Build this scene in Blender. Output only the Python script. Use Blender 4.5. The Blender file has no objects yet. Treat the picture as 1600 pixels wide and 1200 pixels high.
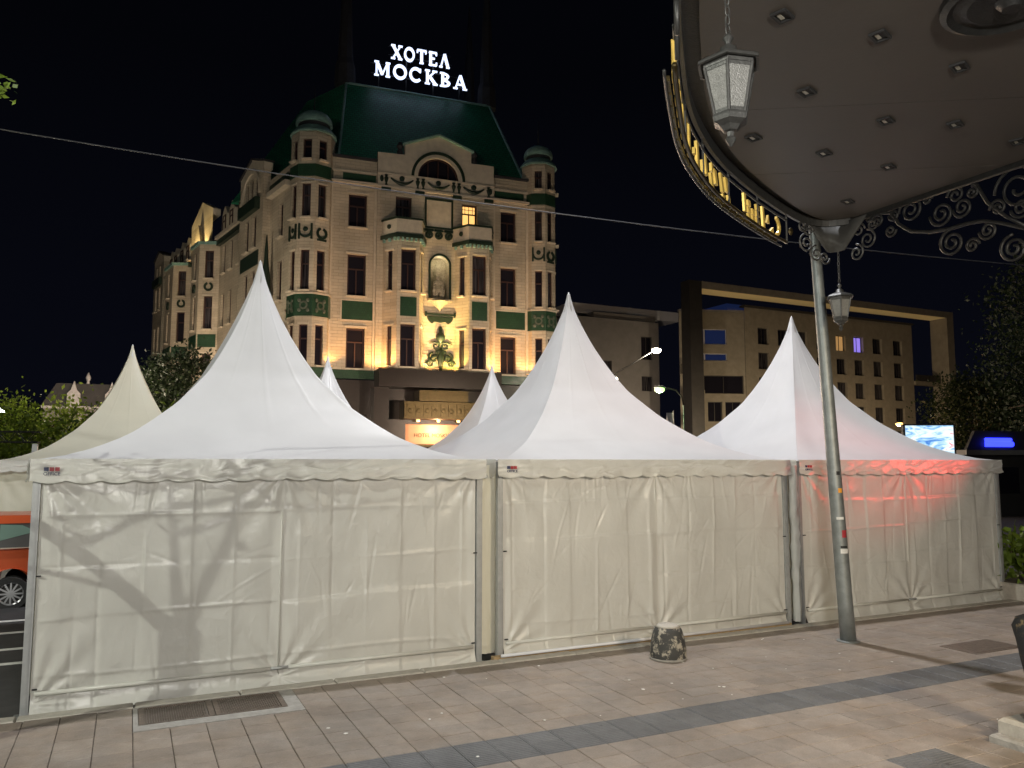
import bpy, bmesh, math, random
import numpy as np
from mathutils import Matrix, Vector

sc = bpy.context.scene
col = sc.collection
R = math.radians
random.seed(4)
NR = np.random.default_rng(4)

# ------------------------------------------------------------------ camera, world, exposure
cam = bpy.data.cameras.new("camera"); camo = bpy.data.objects.new("camera", cam); col.objects.link(camo)
cam.lens = 27.92; cam.sensor_width = 36; cam.clip_end = 1500; cam.clip_start = 0.05
PITCH = math.atan(121.3 / 1241)
camo.location = (0, 0, 2.4); camo.rotation_euler = (math.pi / 2 + PITCH, 0, 0)
sc.camera = camo
world = bpy.data.worlds.new("World"); sc.world = world; world.use_nodes = True
bg = world.node_tree.nodes["Background"]
bg.inputs[1].default_value = 1.0
wn = world.node_tree; wtc = wn.nodes.new('ShaderNodeTexCoord'); wsx = wn.nodes.new('ShaderNodeSeparateXYZ'); wcr = wn.nodes.new('ShaderNodeValToRGB')
wcr.color_ramp.elements[0].position = 0.0; wcr.color_ramp.elements[0].color = (.0026, .003, .0062, 1)      # faint city glow low down
wcr.color_ramp.elements[1].position = .45; wcr.color_ramp.elements[1].color = (.0010, .0012, .0022, 1)
wn.links.new(wtc.outputs['Generated'], wsx.inputs[0]); wn.links.new(wsx.outputs['Z'], wcr.inputs[0]); wn.links.new(wcr.outputs[0], bg.inputs[0])
sc.view_settings.view_transform = 'Standard'; sc.view_settings.look = 'None'
sc.view_settings.exposure = 0; sc.view_settings.gamma = 1
sc.render.engine = 'CYCLES'
sc.cycles.use_denoising = True
sc.cycles.max_bounces = 6; sc.cycles.diffuse_bounces = 3; sc.cycles.glossy_bounces = 3
sc.cycles.transmission_bounces = 4; sc.cycles.transparent_max_bounces = 8
sc.cycles.caustics_reflective = False; sc.cycles.caustics_refractive = False
sc.cycles.sample_clamp_indirect = 4.0

# street frame: u along the kerb and the tent fronts, v towards the camera
RA = 0.447; RO = (-4.732, 7.887)
def RW(u, v, z=0.0):
    return Vector((RO[0] + math.cos(RA) * u + math.sin(RA) * v, RO[1] + math.sin(RA) * u - math.cos(RA) * v, z))

# ------------------------------------------------------------------ materials
MATS = {}
def nodes(name):
    m = bpy.data.materials.new(name); m.use_nodes = True
    nt = m.node_tree
    return m, nt, nt.nodes["Principled BSDF"]
def N(nt, t, **kw):
    n = nt.nodes.new(t)
    for k, v in kw.items(): setattr(n, k, v)
    return n
def pbr(name, c, rough=.6, metal=0., var=0., vscale=6., bump=0., bscale=40., spec=.5, c2=None, rnd=0., emit=None, estr=0., coords='Object', rvar=0.):
    m, nt, b = nodes(name)
    b.inputs['Roughness'].default_value = rough; b.inputs['Metallic'].default_value = metal
    b.inputs['Specular IOR Level'].default_value = spec
    b.inputs['Base Color'].default_value = (*c, 1)
    tc = N(nt, 'ShaderNodeTexCoord')
    out = None
    if var or c2:
        nz = N(nt, 'ShaderNodeTexNoise'); nz.inputs['Scale'].default_value = vscale; nz.inputs['Detail'].default_value = 6; nz.inputs['Roughness'].default_value = .65
        nt.links.new(tc.outputs[coords], nz.inputs['Vector'])
        cr = N(nt, 'ShaderNodeValToRGB')
        d = c2 if c2 else tuple(x * (1 - var) for x in c)
        cr.color_ramp.elements[0].position = .3; cr.color_ramp.elements[1].position = .7
        cr.color_ramp.elements[0].color = (*d, 1); cr.color_ramp.elements[1].color = (*[min(1, x * (1 + var * .5)) for x in c], 1)
        nt.links.new(nz.outputs[0], cr.inputs[0]); out = cr.outputs[0]
        if rvar:
            mr = N(nt, 'ShaderNodeMapRange'); mr.inputs[3].default_value = rough - rvar; mr.inputs[4].default_value = rough + rvar
            nt.links.new(nz.outputs[0], mr.inputs[0]); nt.links.new(mr.outputs[0], b.inputs['Roughness'])
    if rnd:
        oi = N(nt, 'ShaderNodeObjectInfo'); mr = N(nt, 'ShaderNodeMapRange')
        mr.inputs[3].default_value = 1 - rnd; mr.inputs[4].default_value = 1 + rnd
        nt.links.new(oi.outputs['Random'], mr.inputs[0])
        mx = N(nt, 'ShaderNodeVectorMath', operation='SCALE')
        if out: nt.links.new(out, mx.inputs[0])
        else: mx.inputs[0].default_value = c
        nt.links.new(mr.outputs[0], mx.inputs['Scale']); out = mx.outputs[0]
    if out: nt.links.new(out, b.inputs['Base Color'])
    if bump:
        nb = N(nt, 'ShaderNodeTexNoise'); nb.inputs['Scale'].default_value = bscale; nb.inputs['Detail'].default_value = 5
        nt.links.new(tc.outputs[coords], nb.inputs['Vector'])
        bp = N(nt, 'ShaderNodeBump'); bp.inputs['Strength'].default_value = bump; bp.inputs['Distance'].default_value = .02
        nt.links.new(nb.outputs[0], bp.inputs['Height']); nt.links.new(bp.outputs[0], b.inputs['Normal'])
    if emit:
        b.inputs['Emission Color'].default_value = (*emit, 1); b.inputs['Emission Strength'].default_value = estr
    MATS[name] = m
    return m
def M(n): return MATS[n]

def tent_mat(name, c, rough, transl, bump, bscale, stretch=(1, 1, 1), dirt=0., crumple=0.):
    m, nt, b = nodes(name)
    b.inputs['Base Color'].default_value = (*c, 1); b.inputs['Roughness'].default_value = rough
    b.inputs['Specular IOR Level'].default_value = .5
    tc = N(nt, 'ShaderNodeTexCoord'); mp = N(nt, 'ShaderNodeMapping'); mp.inputs['Scale'].default_value = stretch
    nt.links.new(tc.outputs['Object'], mp.inputs[0])
    nz = N(nt, 'ShaderNodeTexNoise'); nz.inputs['Scale'].default_value = bscale; nz.inputs['Detail'].default_value = 6; nz.inputs['Distortion'].default_value = 1.2
    nt.links.new(mp.outputs[0], nz.inputs['Vector'])
    bp = N(nt, 'ShaderNodeBump'); bp.inputs['Strength'].default_value = bump; bp.inputs['Distance'].default_value = .02
    hgt = nz.outputs[0]
    if crumple:
        wz = N(nt, 'ShaderNodeTexNoise'); wz.inputs['Scale'].default_value = 2.2; wz.inputs['Detail'].default_value = 3; nt.links.new(tc.outputs['Object'], wz.inputs['Vector'])
        ws = N(nt, 'ShaderNodeVectorMath', operation='SCALE'); ws.inputs['Scale'].default_value = .55; nt.links.new(wz.outputs['Color'], ws.inputs[0])
        wa = N(nt, 'ShaderNodeVectorMath', operation='ADD'); nt.links.new(tc.outputs['Object'], wa.inputs[0]); nt.links.new(ws.outputs[0], wa.inputs[1])
        mk = N(nt, 'ShaderNodeTexNoise'); mk.inputs['Scale'].default_value = 1.1; mk.inputs['Detail'].default_value = 2; nt.links.new(tc.outputs['Object'], mk.inputs['Vector'])
        mm = N(nt, 'ShaderNodeMapRange'); mm.inputs[1].default_value = .38; mm.inputs[2].default_value = .66; mm.inputs[3].default_value = .12; mm.inputs[4].default_value = 1.0; nt.links.new(mk.outputs[0], mm.inputs[0])
        acc = hgt
        for s_, k_ in ((3.2, .9), (7.5, .45)):
            vo = N(nt, 'ShaderNodeTexVoronoi'); vo.inputs['Scale'].default_value = s_; nt.links.new(wa.outputs[0], vo.inputs['Vector'])
            mu = N(nt, 'ShaderNodeMath', operation='MULTIPLY_ADD'); mu.inputs[1].default_value = k_ * crumple; vq = N(nt, 'ShaderNodeMath', operation='MULTIPLY'); nt.links.new(vo.outputs['Distance'], vq.inputs[0]); nt.links.new(mm.outputs[0], vq.inputs[1]); nt.links.new(vq.outputs[0], mu.inputs[0]); nt.links.new(acc, mu.inputs[2]); acc = mu.outputs[0]
        hgt = acc
    nt.links.new(hgt, bp.inputs['Height']); nt.links.new(bp.outputs[0], b.inputs['Normal'])
    n2 = N(nt, 'ShaderNodeTexNoise'); n2.inputs['Scale'].default_value = 1.7; n2.inputs['Detail'].default_value = 7
    nt.links.new(tc.outputs['Object'], n2.inputs['Vector'])
    cr = N(nt, 'ShaderNodeValToRGB'); cr.color_ramp.elements[0].position = .32; cr.color_ramp.elements[1].position = .62
    cr.color_ramp.elements[0].color = (*[x * (1 - dirt) for x in c], 1); cr.color_ramp.elements[1].color = (*c, 1)
    nt.links.new(n2.outputs[0], cr.inputs[0]); nt.links.new(cr.outputs[0], b.inputs['Base Color'])
    tr = N(nt, 'ShaderNodeBsdfTranslucent'); tr.inputs[0].default_value = (*c, 1)
    nt.links.new(bp.outputs[0], tr.inputs['Normal'])
    mx = N(nt, 'ShaderNodeMixShader'); mx.inputs[0].default_value = transl
    nt.links.new(b.outputs[0], mx.inputs[1]); nt.links.new(tr.outputs[0], mx.inputs[2])
    nt.links.new(mx.outputs[0], nt.nodes['Material Output'].inputs[0])
    MATS[name] = m
tent_mat('tent_roof', (.87, .87, .89), .32, .26, .05, 6, stretch=(1, 1, .4), dirt=.06)
tent_mat('tent_wall', (.745, .735, .685), .31, .25, .34, 6, stretch=(1, 1, .6), dirt=.08, crumple=2.0)
tent_mat('tent_cream', (.84, .81, .67), .4, .25, .12, 6, dirt=.05)

def glass(name, c=(.012, .012, .016), rough=.06):
    return pbr(name, c, rough, 0, spec=.6)
def brick_mat(name, c, c2, sx=.28, sz=.075, bump=.5, rough=.45, vs=.8):
    m, nt, b = nodes(name)
    tc = N(nt, 'ShaderNodeTexCoord'); mp = N(nt, 'ShaderNodeMapping'); mp.inputs['Rotation'].default_value = (math.pi / 2, 0, 0)
    nt.links.new(tc.outputs['Object'], mp.inputs[0])
    br = N(nt, 'ShaderNodeTexBrick'); br.inputs['Scale'].default_value = 1
    br.inputs['Brick Width'].default_value = sx; br.inputs['Row Height'].default_value = sz; br.inputs['Mortar Size'].default_value = .008
    br.inputs['Color1'].default_value = (*c, 1); br.inputs['Color2'].default_value = (*c2, 1); br.inputs['Mortar'].default_value = (*[x * .55 for x in c], 1)
    nt.links.new(mp.outputs[0], br.inputs['Vector'])
    nz = N(nt, 'ShaderNodeTexNoise'); nz.inputs['Scale'].default_value = vs; nz.inputs['Detail'].default_value = 8
    nt.links.new(tc.outputs['Object'], nz.inputs['Vector'])
    mr = N(nt, 'ShaderNodeMapRange'); mr.inputs[1].default_value = .3; mr.inputs[2].default_value = .7; mr.inputs[3].default_value = .72; mr.inputs[4].default_value = 1.08
    nt.links.new(nz.outputs[0], mr.inputs[0])
    vm = N(nt, 'ShaderNodeVectorMath', operation='SCALE'); nt.links.new(br.outputs[0], vm.inputs[0]); nt.links.new(mr.outputs[0], vm.inputs['Scale'])
    nt.links.new(vm.outputs[0], b.inputs['Base Color'])
    bp = N(nt, 'ShaderNodeBump'); bp.inputs['Strength'].default_value = bump; bp.inputs['Distance'].default_value = .02; bp.invert = True
    nt.links.new(br.outputs['Fac'], bp.inputs['Height']); nt.links.new(bp.outputs[0], b.inputs['Normal'])
    b.inputs['Roughness'].default_value = rough
    MATS[name] = m

pbr('asphalt', (.05, .05, .052), .8, var=.35, vscale=3, bump=.5, bscale=120)
pbr('paint_white', (.72, .72, .70), .6, var=.25, vscale=14)
def paving_mat(name, c, rough, rnd, joint=.0):
    m, nt, b = nodes(name)
    ge = N(nt, 'ShaderNodeNewGeometry'); oi = N(nt, 'ShaderNodeObjectInfo')
    def nz(scale, det, lo, hi, a, bb):
        n = N(nt, 'ShaderNodeTexNoise'); n.inputs['Scale'].default_value = scale; n.inputs['Detail'].default_value = det; n.inputs['Roughness'].default_value = .65
        nt.links.new(ge.outputs['Position'], n.inputs['Vector']); r = N(nt, 'ShaderNodeMapRange')
        for i, x in zip((1, 2, 3, 4), (lo, hi, a, bb)): r.inputs[i].default_value = x
        nt.links.new(n.outputs[0], r.inputs[0]); return r.outputs[0]
    def mul(x, y):
        q = N(nt, 'ShaderNodeMath', operation='MULTIPLY'); nt.links.new(x, q.inputs[0]); nt.links.new(y, q.inputs[1]); return q.outputs[0]
    rr = N(nt, 'ShaderNodeMapRange'); rr.inputs[3].default_value = 1 - rnd; rr.inputs[4].default_value = 1 + rnd; nt.links.new(oi.outputs['Random'], rr.inputs[0])
    f = mul(mul(nz(.9, 4, .35, .65, .78, 1.12), nz(7, 6, .3, .7, .86, 1.10)), mul(nz(60, 3, .3, .7, .88, 1.08), rr.outputs[0]))
    vo = N(nt, 'ShaderNodeTexVoronoi'); vo.inputs['Scale'].default_value = 2.6; nt.links.new(ge.outputs['Position'], vo.inputs['Vector'])
    gm = N(nt, 'ShaderNodeMapRange'); gm.inputs[1].default_value = .035; gm.inputs[2].default_value = .06; gm.inputs[3].default_value = .62; gm.inputs[4].default_value = 1.0
    nt.links.new(vo.outputs['Distance'], gm.inputs[0]); f = mul(f, gm.outputs[0])
    vm = N(nt, 'ShaderNodeVectorMath', operation='SCALE'); vm.inputs[0].default_value = c; nt.links.new(f, vm.inputs['Scale'])
    hs = N(nt, 'ShaderNodeHueSaturation'); nt.links.new(vm.outputs[0], hs.inputs['Color'])
    hr = nz(1.7, 3, .3, .7, .8, 1.2); nt.links.new(hr, hs.inputs['Saturation'])
    nt.links.new(hs.outputs[0], b.inputs['Base Color'])
    ro = nz(2.2, 4, .3, .7, rough - .14, rough + .12); nt.links.new(ro, b.inputs['Roughness'])
    nb = N(nt, 'ShaderNodeTexNoise'); nb.inputs['Scale'].default_value = 55; nb.inputs['Detail'].default_value = 5; nt.links.new(ge.outputs['Position'], nb.inputs['Vector'])
    bp = N(nt, 'ShaderNodeBump'); bp.inputs['Strength'].default_value = .3; bp.inputs['Distance'].default_value = .02
    nt.links.new(nb.outputs[0], bp.inputs['Height']); nt.links.new(bp.outputs[0], b.inputs['Normal'])
    MATS[name] = m
paving_mat('tile', (.245, .203, .168), .6, .09); paving_mat('tactile', (.112, .113, .116), .62, .10)
pbr('tile_bed', (.085, .07, .055), .9, var=.3, vscale=20, bump=.4, bscale=90)
pbr('kerb', (.44, .41, .36), .75, var=.2, vscale=10, bump=.3, bscale=60, rnd=.06)
pbr('concrete', (.31, .295, .27), .85, var=.25, vscale=9, bump=.4, bscale=50)
pbr('litter', (.7, .68, .64), .8)
pbr('steel_cover', (.16, .125, .10), .5, .4, var=.35, vscale=18, bump=.3, bscale=60)
pbr('aluminium', (.40, .41, .41), .45, .35, var=.15, vscale=9)
pbr('galvanised', (.24, .26, .26), .5, .5, var=.25, vscale=7, bump=.1, bscale=40)
pbr('dark_iron', (.034, .034, .033), .48, .55, var=.35, vscale=14, bump=.2, bscale=60)
pbr('lantern_iron', (.075, .075, .072), .45, .5, var=.3, vscale=20, bump=.15, bscale=60)
pbr('gold', (.62, .44, .12), .38, .8, var=.3, vscale=14)
pbr('brass_dark', (.075, .056, .022), .42, .7, var=.4, vscale=9)
pbr('wood_board', (.42, .30, .16), .6, var=.3, vscale=10)
pbr('soffit', (.086, .074, .063), .55, .1, var=.18, vscale=1.6, bump=.06, bscale=20, rvar=.1)
pbr('drop_metal', (.06, .06, .056), .75, .1, var=.3, vscale=6)
pbr('navy_print', (.03, .04, .10), .5); pbr('red_print', (.35, .03, .04), .5)
pbr('black_rubber', (.02, .02, .02), .7)
pbr('car_orange', (.55, .095, .03), .28, .15, spec=.6)
glass('car_glass', (.02, .035, .03), .05)
pbr('rim_alloy', (.6, .6, .62), .35, .7)
pbr('tail_red', (.4, .02, .02), .2)
pbr('amber', (.8, .35, .05), .3)
brick_mat('hotel_wall', (.60, .53, .42), (.54, .47, .36), .62, .20, .9, .5, .45)
brick_mat('hotel_green', (.028, .078, .043), (.023, .062, .036), .15, .15, .3, .3, vs=1.5)
pbr('hotel_trim', (.60, .54, .44), .6, var=.15, vscale=3, bump=.15, bscale=12)
pbr('ornament_green', (.018, .036, .024), .45, var=.4, vscale=6)
pbr('statue_stone', (.42, .37, .28), .55, var=.4, vscale=9)
pbr('granite_red', (.013, .008, .0065), .35, var=.4, vscale=5, bump=.05, bscale=20)
pbr('copper_green', (.24, .42, .38), .55, var=.3, vscale=4)
pbr('window_wood', (.055, .026, .022), .5, var=.2, vscale=4)
glass('pane_dark', (.016, .015, .022), .07)
def curtain_mat():
    m, nt, b = nodes('pane_curtain')
    tc = N(nt, 'ShaderNodeTexCoord'); wv = N(nt, 'ShaderNodeTexNoise'); mp = N(nt, 'ShaderNodeMapping'); mp.inputs['Scale'].default_value = (9, 9, .4)
    nt.links.new(tc.outputs['Object'], mp.inputs[0]); nt.links.new(mp.outputs[0], wv.inputs['Vector']); wv.inputs['Scale'].default_value = 1.5
    cr = N(nt, 'ShaderNodeValToRGB'); cr.color_ramp.elements[0].position = .35; cr.color_ramp.elements[1].position = .65
    cr.color_ramp.elements[0].color = (.012, .011, .014, 1); cr.color_ramp.elements[1].color = (.075, .07, .08, 1)
    nt.links.new(wv.outputs[0], cr.inputs[0]); nt.links.new(cr.outputs[0], b.inputs['Base Color'])
    b.inputs['Roughness'].default_value = .12; MATS['pane_curtain'] = m
curtain_mat()
pbr('curtain', (.10, .095, .10), .8, var=.5, vscale=7)
pbr('lit_pane', (.8, .5, .2), .5, emit=(1, .55, .16), estr=1.3)
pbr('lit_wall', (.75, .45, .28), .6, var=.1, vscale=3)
pbr('sign_light', (.8, .85, 1), .5, emit=(.62, .72, 1), estr=2.0)
pbr('lamp_white', (1, 1, 1), .5, emit=(1, .86, .68), estr=60)
pbr('lamp_green', (1, 1, 1), .5, emit=(.5, 1, .28), estr=2.4)
pbr('lamp_amber', (1, 1, 1), .5, emit=(1, .48, .12), estr=5)
pbr('lamp_cool', (1, 1, 1), .5, emit=(.9, .95, 1), estr=25)
pbr('lamp_red', (1, .1, .1), .5, emit=(1, .04, .03), estr=12)
pbr('neon_blue', (.02, .02, 1), .5, emit=(.02, .03, 1), estr=5)
pbr('frost_glass', (.17, .17, .16), .35, var=.25, vscale=30, bump=.3, bscale=120)
pbr('lens_dull', (.42, .40, .33), .3)
pbr('bark', (.10, .075, .055), .9, var=.4, vscale=12, bump=.8, bscale=30)
def leaf(name, c, c2):
    m, nt, b = nodes(name)
    oi = N(nt, 'ShaderNodeTexCoord'); nz = N(nt, 'ShaderNodeTexNoise'); nz.inputs['Scale'].default_value = 2.2
    nt.links.new(oi.outputs['Object'], nz.inputs['Vector'])
    cr = N(nt, 'ShaderNodeValToRGB'); cr.color_ramp.elements[0].position = .35; cr.color_ramp.elements[1].position = .65
    cr.color_ramp.elements[0].color = (*c, 1); cr.color_ramp.elements[1].color = (*c2, 1)
    nt.links.new(nz.outputs[0], cr.inputs[0]); nt.links.new(cr.outputs[0], b.inputs['Base Color'])
    b.inputs['Roughness'].default_value = .55
    tr = N(nt, 'ShaderNodeBsdfTranslucent'); nt.links.new(cr.outputs[0], tr.inputs[0])
    mx = N(nt, 'ShaderNodeMixShader'); mx.inputs[0].default_value = .35
    nt.links.new(b.outputs[0], mx.inputs[1]); nt.links.new(tr.outputs[0], mx.inputs[2]); nt.links.new(mx.outputs[0], nt.nodes['Material Output'].inputs[0])
    MATS[name] = m
leaf('leaf_green', (.035, .07, .012), (.09, .14, .02)); leaf('leaf_dark', (.012, .022, .01), (.03, .05, .018)); leaf('leaf_lime', (.10, .16, .015), (.19, .28, .035))
pbr('modern_stone', (.33, .295, .235), .7, var=.2, vscale=1.2, bump=.1, bscale=8)
pbr('modern_dark', (.05, .047, .045), .5, var=.2, vscale=2)
pbr('modern_grey', (.24, .23, .225), .6, var=.15, vscale=1)
pbr('white_frame', (.65, .65, .68), .5)
pbr('pane_blue', (.012, .018, .05), .06, emit=(.12, .22, .8), estr=.045)
pbr('old_plaster', (.22, .21, .22), .8, var=.3, vscale=1.5)
pbr('pale_stone', (.5, .5, .54), .7, var=.25, vscale=4)
pbr('dark_roof', (.035, .035, .04), .7, var=.3, vscale=3)
pbr('wire', (.045, .045, .048), .6)
pbr('car_black', (.012, .013, .016), .18, .2)
def mottled(name, c, c2, scale, pos=.5):
    m, nt, b = nodes(name)
    tc = N(nt, 'ShaderNodeTexCoord'); nz = N(nt, 'ShaderNodeTexNoise'); nz.inputs['Scale'].default_value = scale; nz.inputs['Detail'].default_value = 7; nz.inputs['Roughness'].default_value = .7
    nt.links.new(tc.outputs['Object'], nz.inputs['Vector'])
    cr = N(nt, 'ShaderNodeValToRGB'); cr.color_ramp.elements[0].position = pos - .03; cr.color_ramp.elements[1].position = pos + .03
    cr.color_ramp.elements[0].color = (*c, 1); cr.color_ramp.elements[1].color = (*c2, 1)
    nt.links.new(nz.outputs[0], cr.inputs[0]); nt.links.new(cr.outputs[0], b.inputs['Base Color'])
    bp = N(nt, 'ShaderNodeBump'); bp.inputs['Strength'].default_value = .35; bp.inputs['Distance'].default_value = .02
    nt.links.new(nz.outputs[0], bp.inputs['Height']); nt.links.new(bp.outputs[0], b.inputs['Normal'])
    b.inputs['Roughness'].default_value = .75
    MATS[name] = m
pbr('lattice_grey', (.10, .12, .09), .5, var=.4, vscale=6)
mottled('bollard_paint', (.045, .045, .043), (.36, .33, .27), 8, .545)
mottled('post_paint', (.02, .021, .023), (.15, .11, .06), 9, .6)

# roof tile material: rows of glazed scales
def roof_mat(name, c, c2):
    m, nt, b = nodes(name)
    tc = N(nt, 'ShaderNodeTexCoord'); mp = N(nt, 'ShaderNodeMapping'); mp.inputs['Rotation'].default_value = (math.pi / 2, 0, 0)
    nt.links.new(tc.outputs['Object'], mp.inputs[0])
    br = N(nt, 'ShaderNodeTexBrick'); br.inputs['Scale'].default_value = 1; br.inputs['Brick Width'].default_value = .3; br.inputs['Row Height'].default_value = .2; br.inputs['Mortar Size'].default_value = .015
    br.inputs['Color1'].default_value = (*c, 1); br.inputs['Color2'].default_value = (*c2, 1); br.inputs['Mortar'].default_value = (.01, .02, .015, 1)
    nt.links.new(mp.outputs[0], br.inputs['Vector']); nt.links.new(br.outputs[0], b.inputs['Base Color'])
    bp = N(nt, 'ShaderNodeBump'); bp.inputs['Strength'].default_value = .5; bp.inputs['Distance'].default_value = .03; bp.invert = True
    nt.links.new(br.outputs['Fac'], bp.inputs['Height']); nt.links.new(bp.outputs[0], b.inputs['Normal'])
    b.inputs['Roughness'].default_value = .4
    MATS[name] = m
roof_mat('roof_green', (.04, .30, .16), (.03, .22, .12))

def screen_mat():
    m, nt, b = nodes('led_screen')
    tc = N(nt, 'ShaderNodeTexCoord'); mp = N(nt, 'ShaderNodeMapping'); mp.inputs['Scale'].default_value = (1.2, 1, 2.6); mp.inputs['Rotation'].default_value = (0, .5, 0)
    nt.links.new(tc.outputs['Generated'], mp.inputs[0])
    nz = N(nt, 'ShaderNodeTexNoise'); nz.inputs['Scale'].default_value = 2.3; nz.inputs['Distortion'].default_value = 1.5; nz.inputs['Detail'].default_value = 3
    nt.links.new(mp.outputs[0], nz.inputs['Vector'])
    cr = N(nt, 'ShaderNodeValToRGB'); e = cr.color_ramp.elements
    e[0].position = .33; e[0].color = (.08, .25, .7, 1); e[1].position = .72; e[1].color = (.8, .25, .3, 1)
    for p, c in ((.42, (.35, .65, .95, 1)), (.5, (.75, .93, 1, 1)), (.6, (.9, .97, 1, 1)), (.66, (.95, .9, .95, 1))):
        x = e.new(p); x.color = c
    nt.links.new(nz.outputs[0], cr.inputs[0]); nt.links.new(cr.outputs[0], b.inputs['Emission Color']); b.inputs['Emission Strength'].default_value = 1.15
    b.inputs['Base Color'].default_value = (.02, .02, .02, 1)
    MATS['led_screen'] = m
screen_mat()

# ------------------------------------------------------------------ mesh helpers
class MB:
    def __init__(s, mtx=None): s.v = []; s.f = []; s.m = mtx
    def add(s, vs, fs):
        o = len(s.v); s.v += [tuple(p) for p in vs]; s.f += [tuple(i + o for i in f) for f in fs]; return s
    def box(s, x0, x1, y0, y1, z0, z1):
        return s.add([(x0, y0, z0), (x1, y0, z0), (x1, y1, z0), (x0, y1, z0), (x0, y0, z1), (x1, y0, z1), (x1, y1, z1), (x0, y1, z1)],
                     [(0, 3, 2, 1), (4, 5, 6, 7), (0, 1, 5, 4), (1, 2, 6, 5), (2, 3, 7, 6), (3, 0, 4, 7)])
    def bbox(s, x0, x1, y0, y1, z0, z1, b):      # box with chamfered top edges
        return s.add([(x0, y0, z0), (x1, y0, z0), (x1, y1, z0), (x0, y1, z0), (x0, y0, z1 - b), (x1, y0, z1 - b), (x1, y1, z1 - b), (x0, y1, z1 - b),
                      (x0 + b, y0 + b, z1), (x1 - b, y0 + b, z1), (x1 - b, y1 - b, z1), (x0 + b, y1 - b, z1)],
                     [(0, 1, 5, 4), (1, 2, 6, 5), (2, 3, 7, 6), (3, 0, 4, 7), (4, 5, 9, 8), (5, 6, 10, 9), (6, 7, 11, 10), (7, 4, 8, 11), (8, 9, 10, 11), (0, 3, 2, 1)])
    def lathe(s, prof, n=16, c=(0, 0, 0), cap=True, ph=0., axis='z'):
        vs = []
        for r, z in prof:
            for k in range(n):
                a = 2 * math.pi * k / n + ph
                p = (r * math.cos(a), r * math.sin(a), z)
                if axis == 'y': p = (p[0], p[2], p[1])
                if axis == 'x': p = (p[2], p[0], p[1])
                vs.append((c[0] + p[0], c[1] + p[1], c[2] + p[2]))
        fs = []
        for i in range(len(prof) - 1):
            for k in range(n):
                a, b = i * n + k, i * n + (k + 1) % n
                fs.append((a, b, b + n, a + n))
        if cap:
            fs.append(tuple(range(n - 1, -1, -1))); q = (len(prof) - 1) * n; fs.append(tuple(range(q, q + n)))
        return s.add(vs, fs)
    def tube(s, pts, r, n=6, closed=False):
        pts = [Vector(p) for p in pts]; k = len(pts)
        rs = r if isinstance(r, (list, tuple)) else [r] * k
        vs = []; up = None
        for i, p in enumerate(pts):
            t = (pts[(i + 1) % k] - pts[i - 1]) if closed else (pts[min(i + 1, k - 1)] - pts[max(i - 1, 0)])
            t.normalize()
            if up is None:
                up = Vector((0, 0, 1)) if abs(t.z) < .9 else Vector((1, 0, 0))
            x = t.cross(up); x.normalize(); up = x.cross(t); up.normalize()
            for j in range(n):
                a = 2 * math.pi * j / n
                vs.append(p + x * (rs[i] * math.cos(a)) + up * (rs[i] * math.sin(a)))
        fs = []
        for i in range(k if closed else k - 1):
            for j in range(n):
                a = i * n + j; b = i * n + (j + 1) % n; c = ((i + 1) % k) * n + (j + 1) % n; d = ((i + 1) % k) * n + j
                fs.append((a, d, c, b))
        if not closed:
            fs.append(tuple(range(n))); fs.append(tuple(range((k - 1) * n + n - 1, (k - 1) * n - 1, -1)))
        return s.add(vs, fs)
    def prism(s, poly, y0, y1):      # polygon in x,z extruded along y
        n = len(poly)
        vs = [(x, y0, z) for x, z in poly] + [(x, y1, z) for x, z in poly]
        fs = [tuple(range(n)), tuple(range(2 * n - 1, n - 1, -1))]
        for i in range(n):
            j = (i + 1) % n; fs.append((i, i + n, j + n, j))
        return s.add(vs, fs)
    def slab(s, poly, z0, z1):       # polygon in x,y extruded along z
        n = len(poly)
        vs = [(x, y, z0) for x, y in poly] + [(x, y, z1) for x, y in poly]
        fs = [tuple(range(n - 1, -1, -1)), tuple(range(n, 2 * n))]
        for i in range(n):
            j = (i + 1) % n; fs.append((i, j, j + n, i + n))
        return s.add(vs, fs)
    def sphere(s, c, r, n=10, m=6):
        rx, ry, rz = r if isinstance(r, (tuple, list)) else (r, r, r)
        vs = [(c[0], c[1], c[2] + rz)]
        for i in range(1, m):
            b = math.pi * i / m
            for k in range(n):
                a = 2 * math.pi * k / n
                vs.append((c[0] + rx * math.sin(b) * math.cos(a), c[1] + ry * math.sin(b) * math.sin(a), c[2] + rz * math.cos(b)))
        vs.append((c[0], c[1], c[2] - rz)); L = len(vs) - 1
        fs = [(0, 1 + k, 1 + (k + 1) % n) for k in range(n)]
        for i in range(m - 2):
            for k in range(n):
                a = 1 + i * n + k; b = 1 + i * n + (k + 1) % n
                fs.append((a, a + n, b + n, b))
        q = 1 + (m - 2) * n
        fs += [(L, q + (k + 1) % n, q + k) for k in range(n)]
        return s.add(vs, fs)
    def wall(s, x0, x1, z0, z1, holes, y=0., depth=.28, back=False):
        xs = sorted({x0, x1, *[h[0] for h in holes], *[h[1] for h in holes]}); zs = sorted({z0, z1, *[h[2] for h in holes], *[h[3] for h in holes]})
        xs = [x for x in xs if x0 <= x <= x1]; zs = [z for z in zs if z0 <= z <= z1]
        for i in range(len(xs) - 1):
            for j in range(len(zs) - 1):
                cx, cz = (xs[i] + xs[i + 1]) / 2, (zs[j] + zs[j + 1]) / 2
                if any(h[0] < cx < h[1] and h[2] < cz < h[3] for h in holes): continue
                s.add([(xs[i], y, zs[j]), (xs[i + 1], y, zs[j]), (xs[i + 1], y, zs[j + 1]), (xs[i], y, zs[j + 1])], [(0, 1, 2, 3)])
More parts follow.
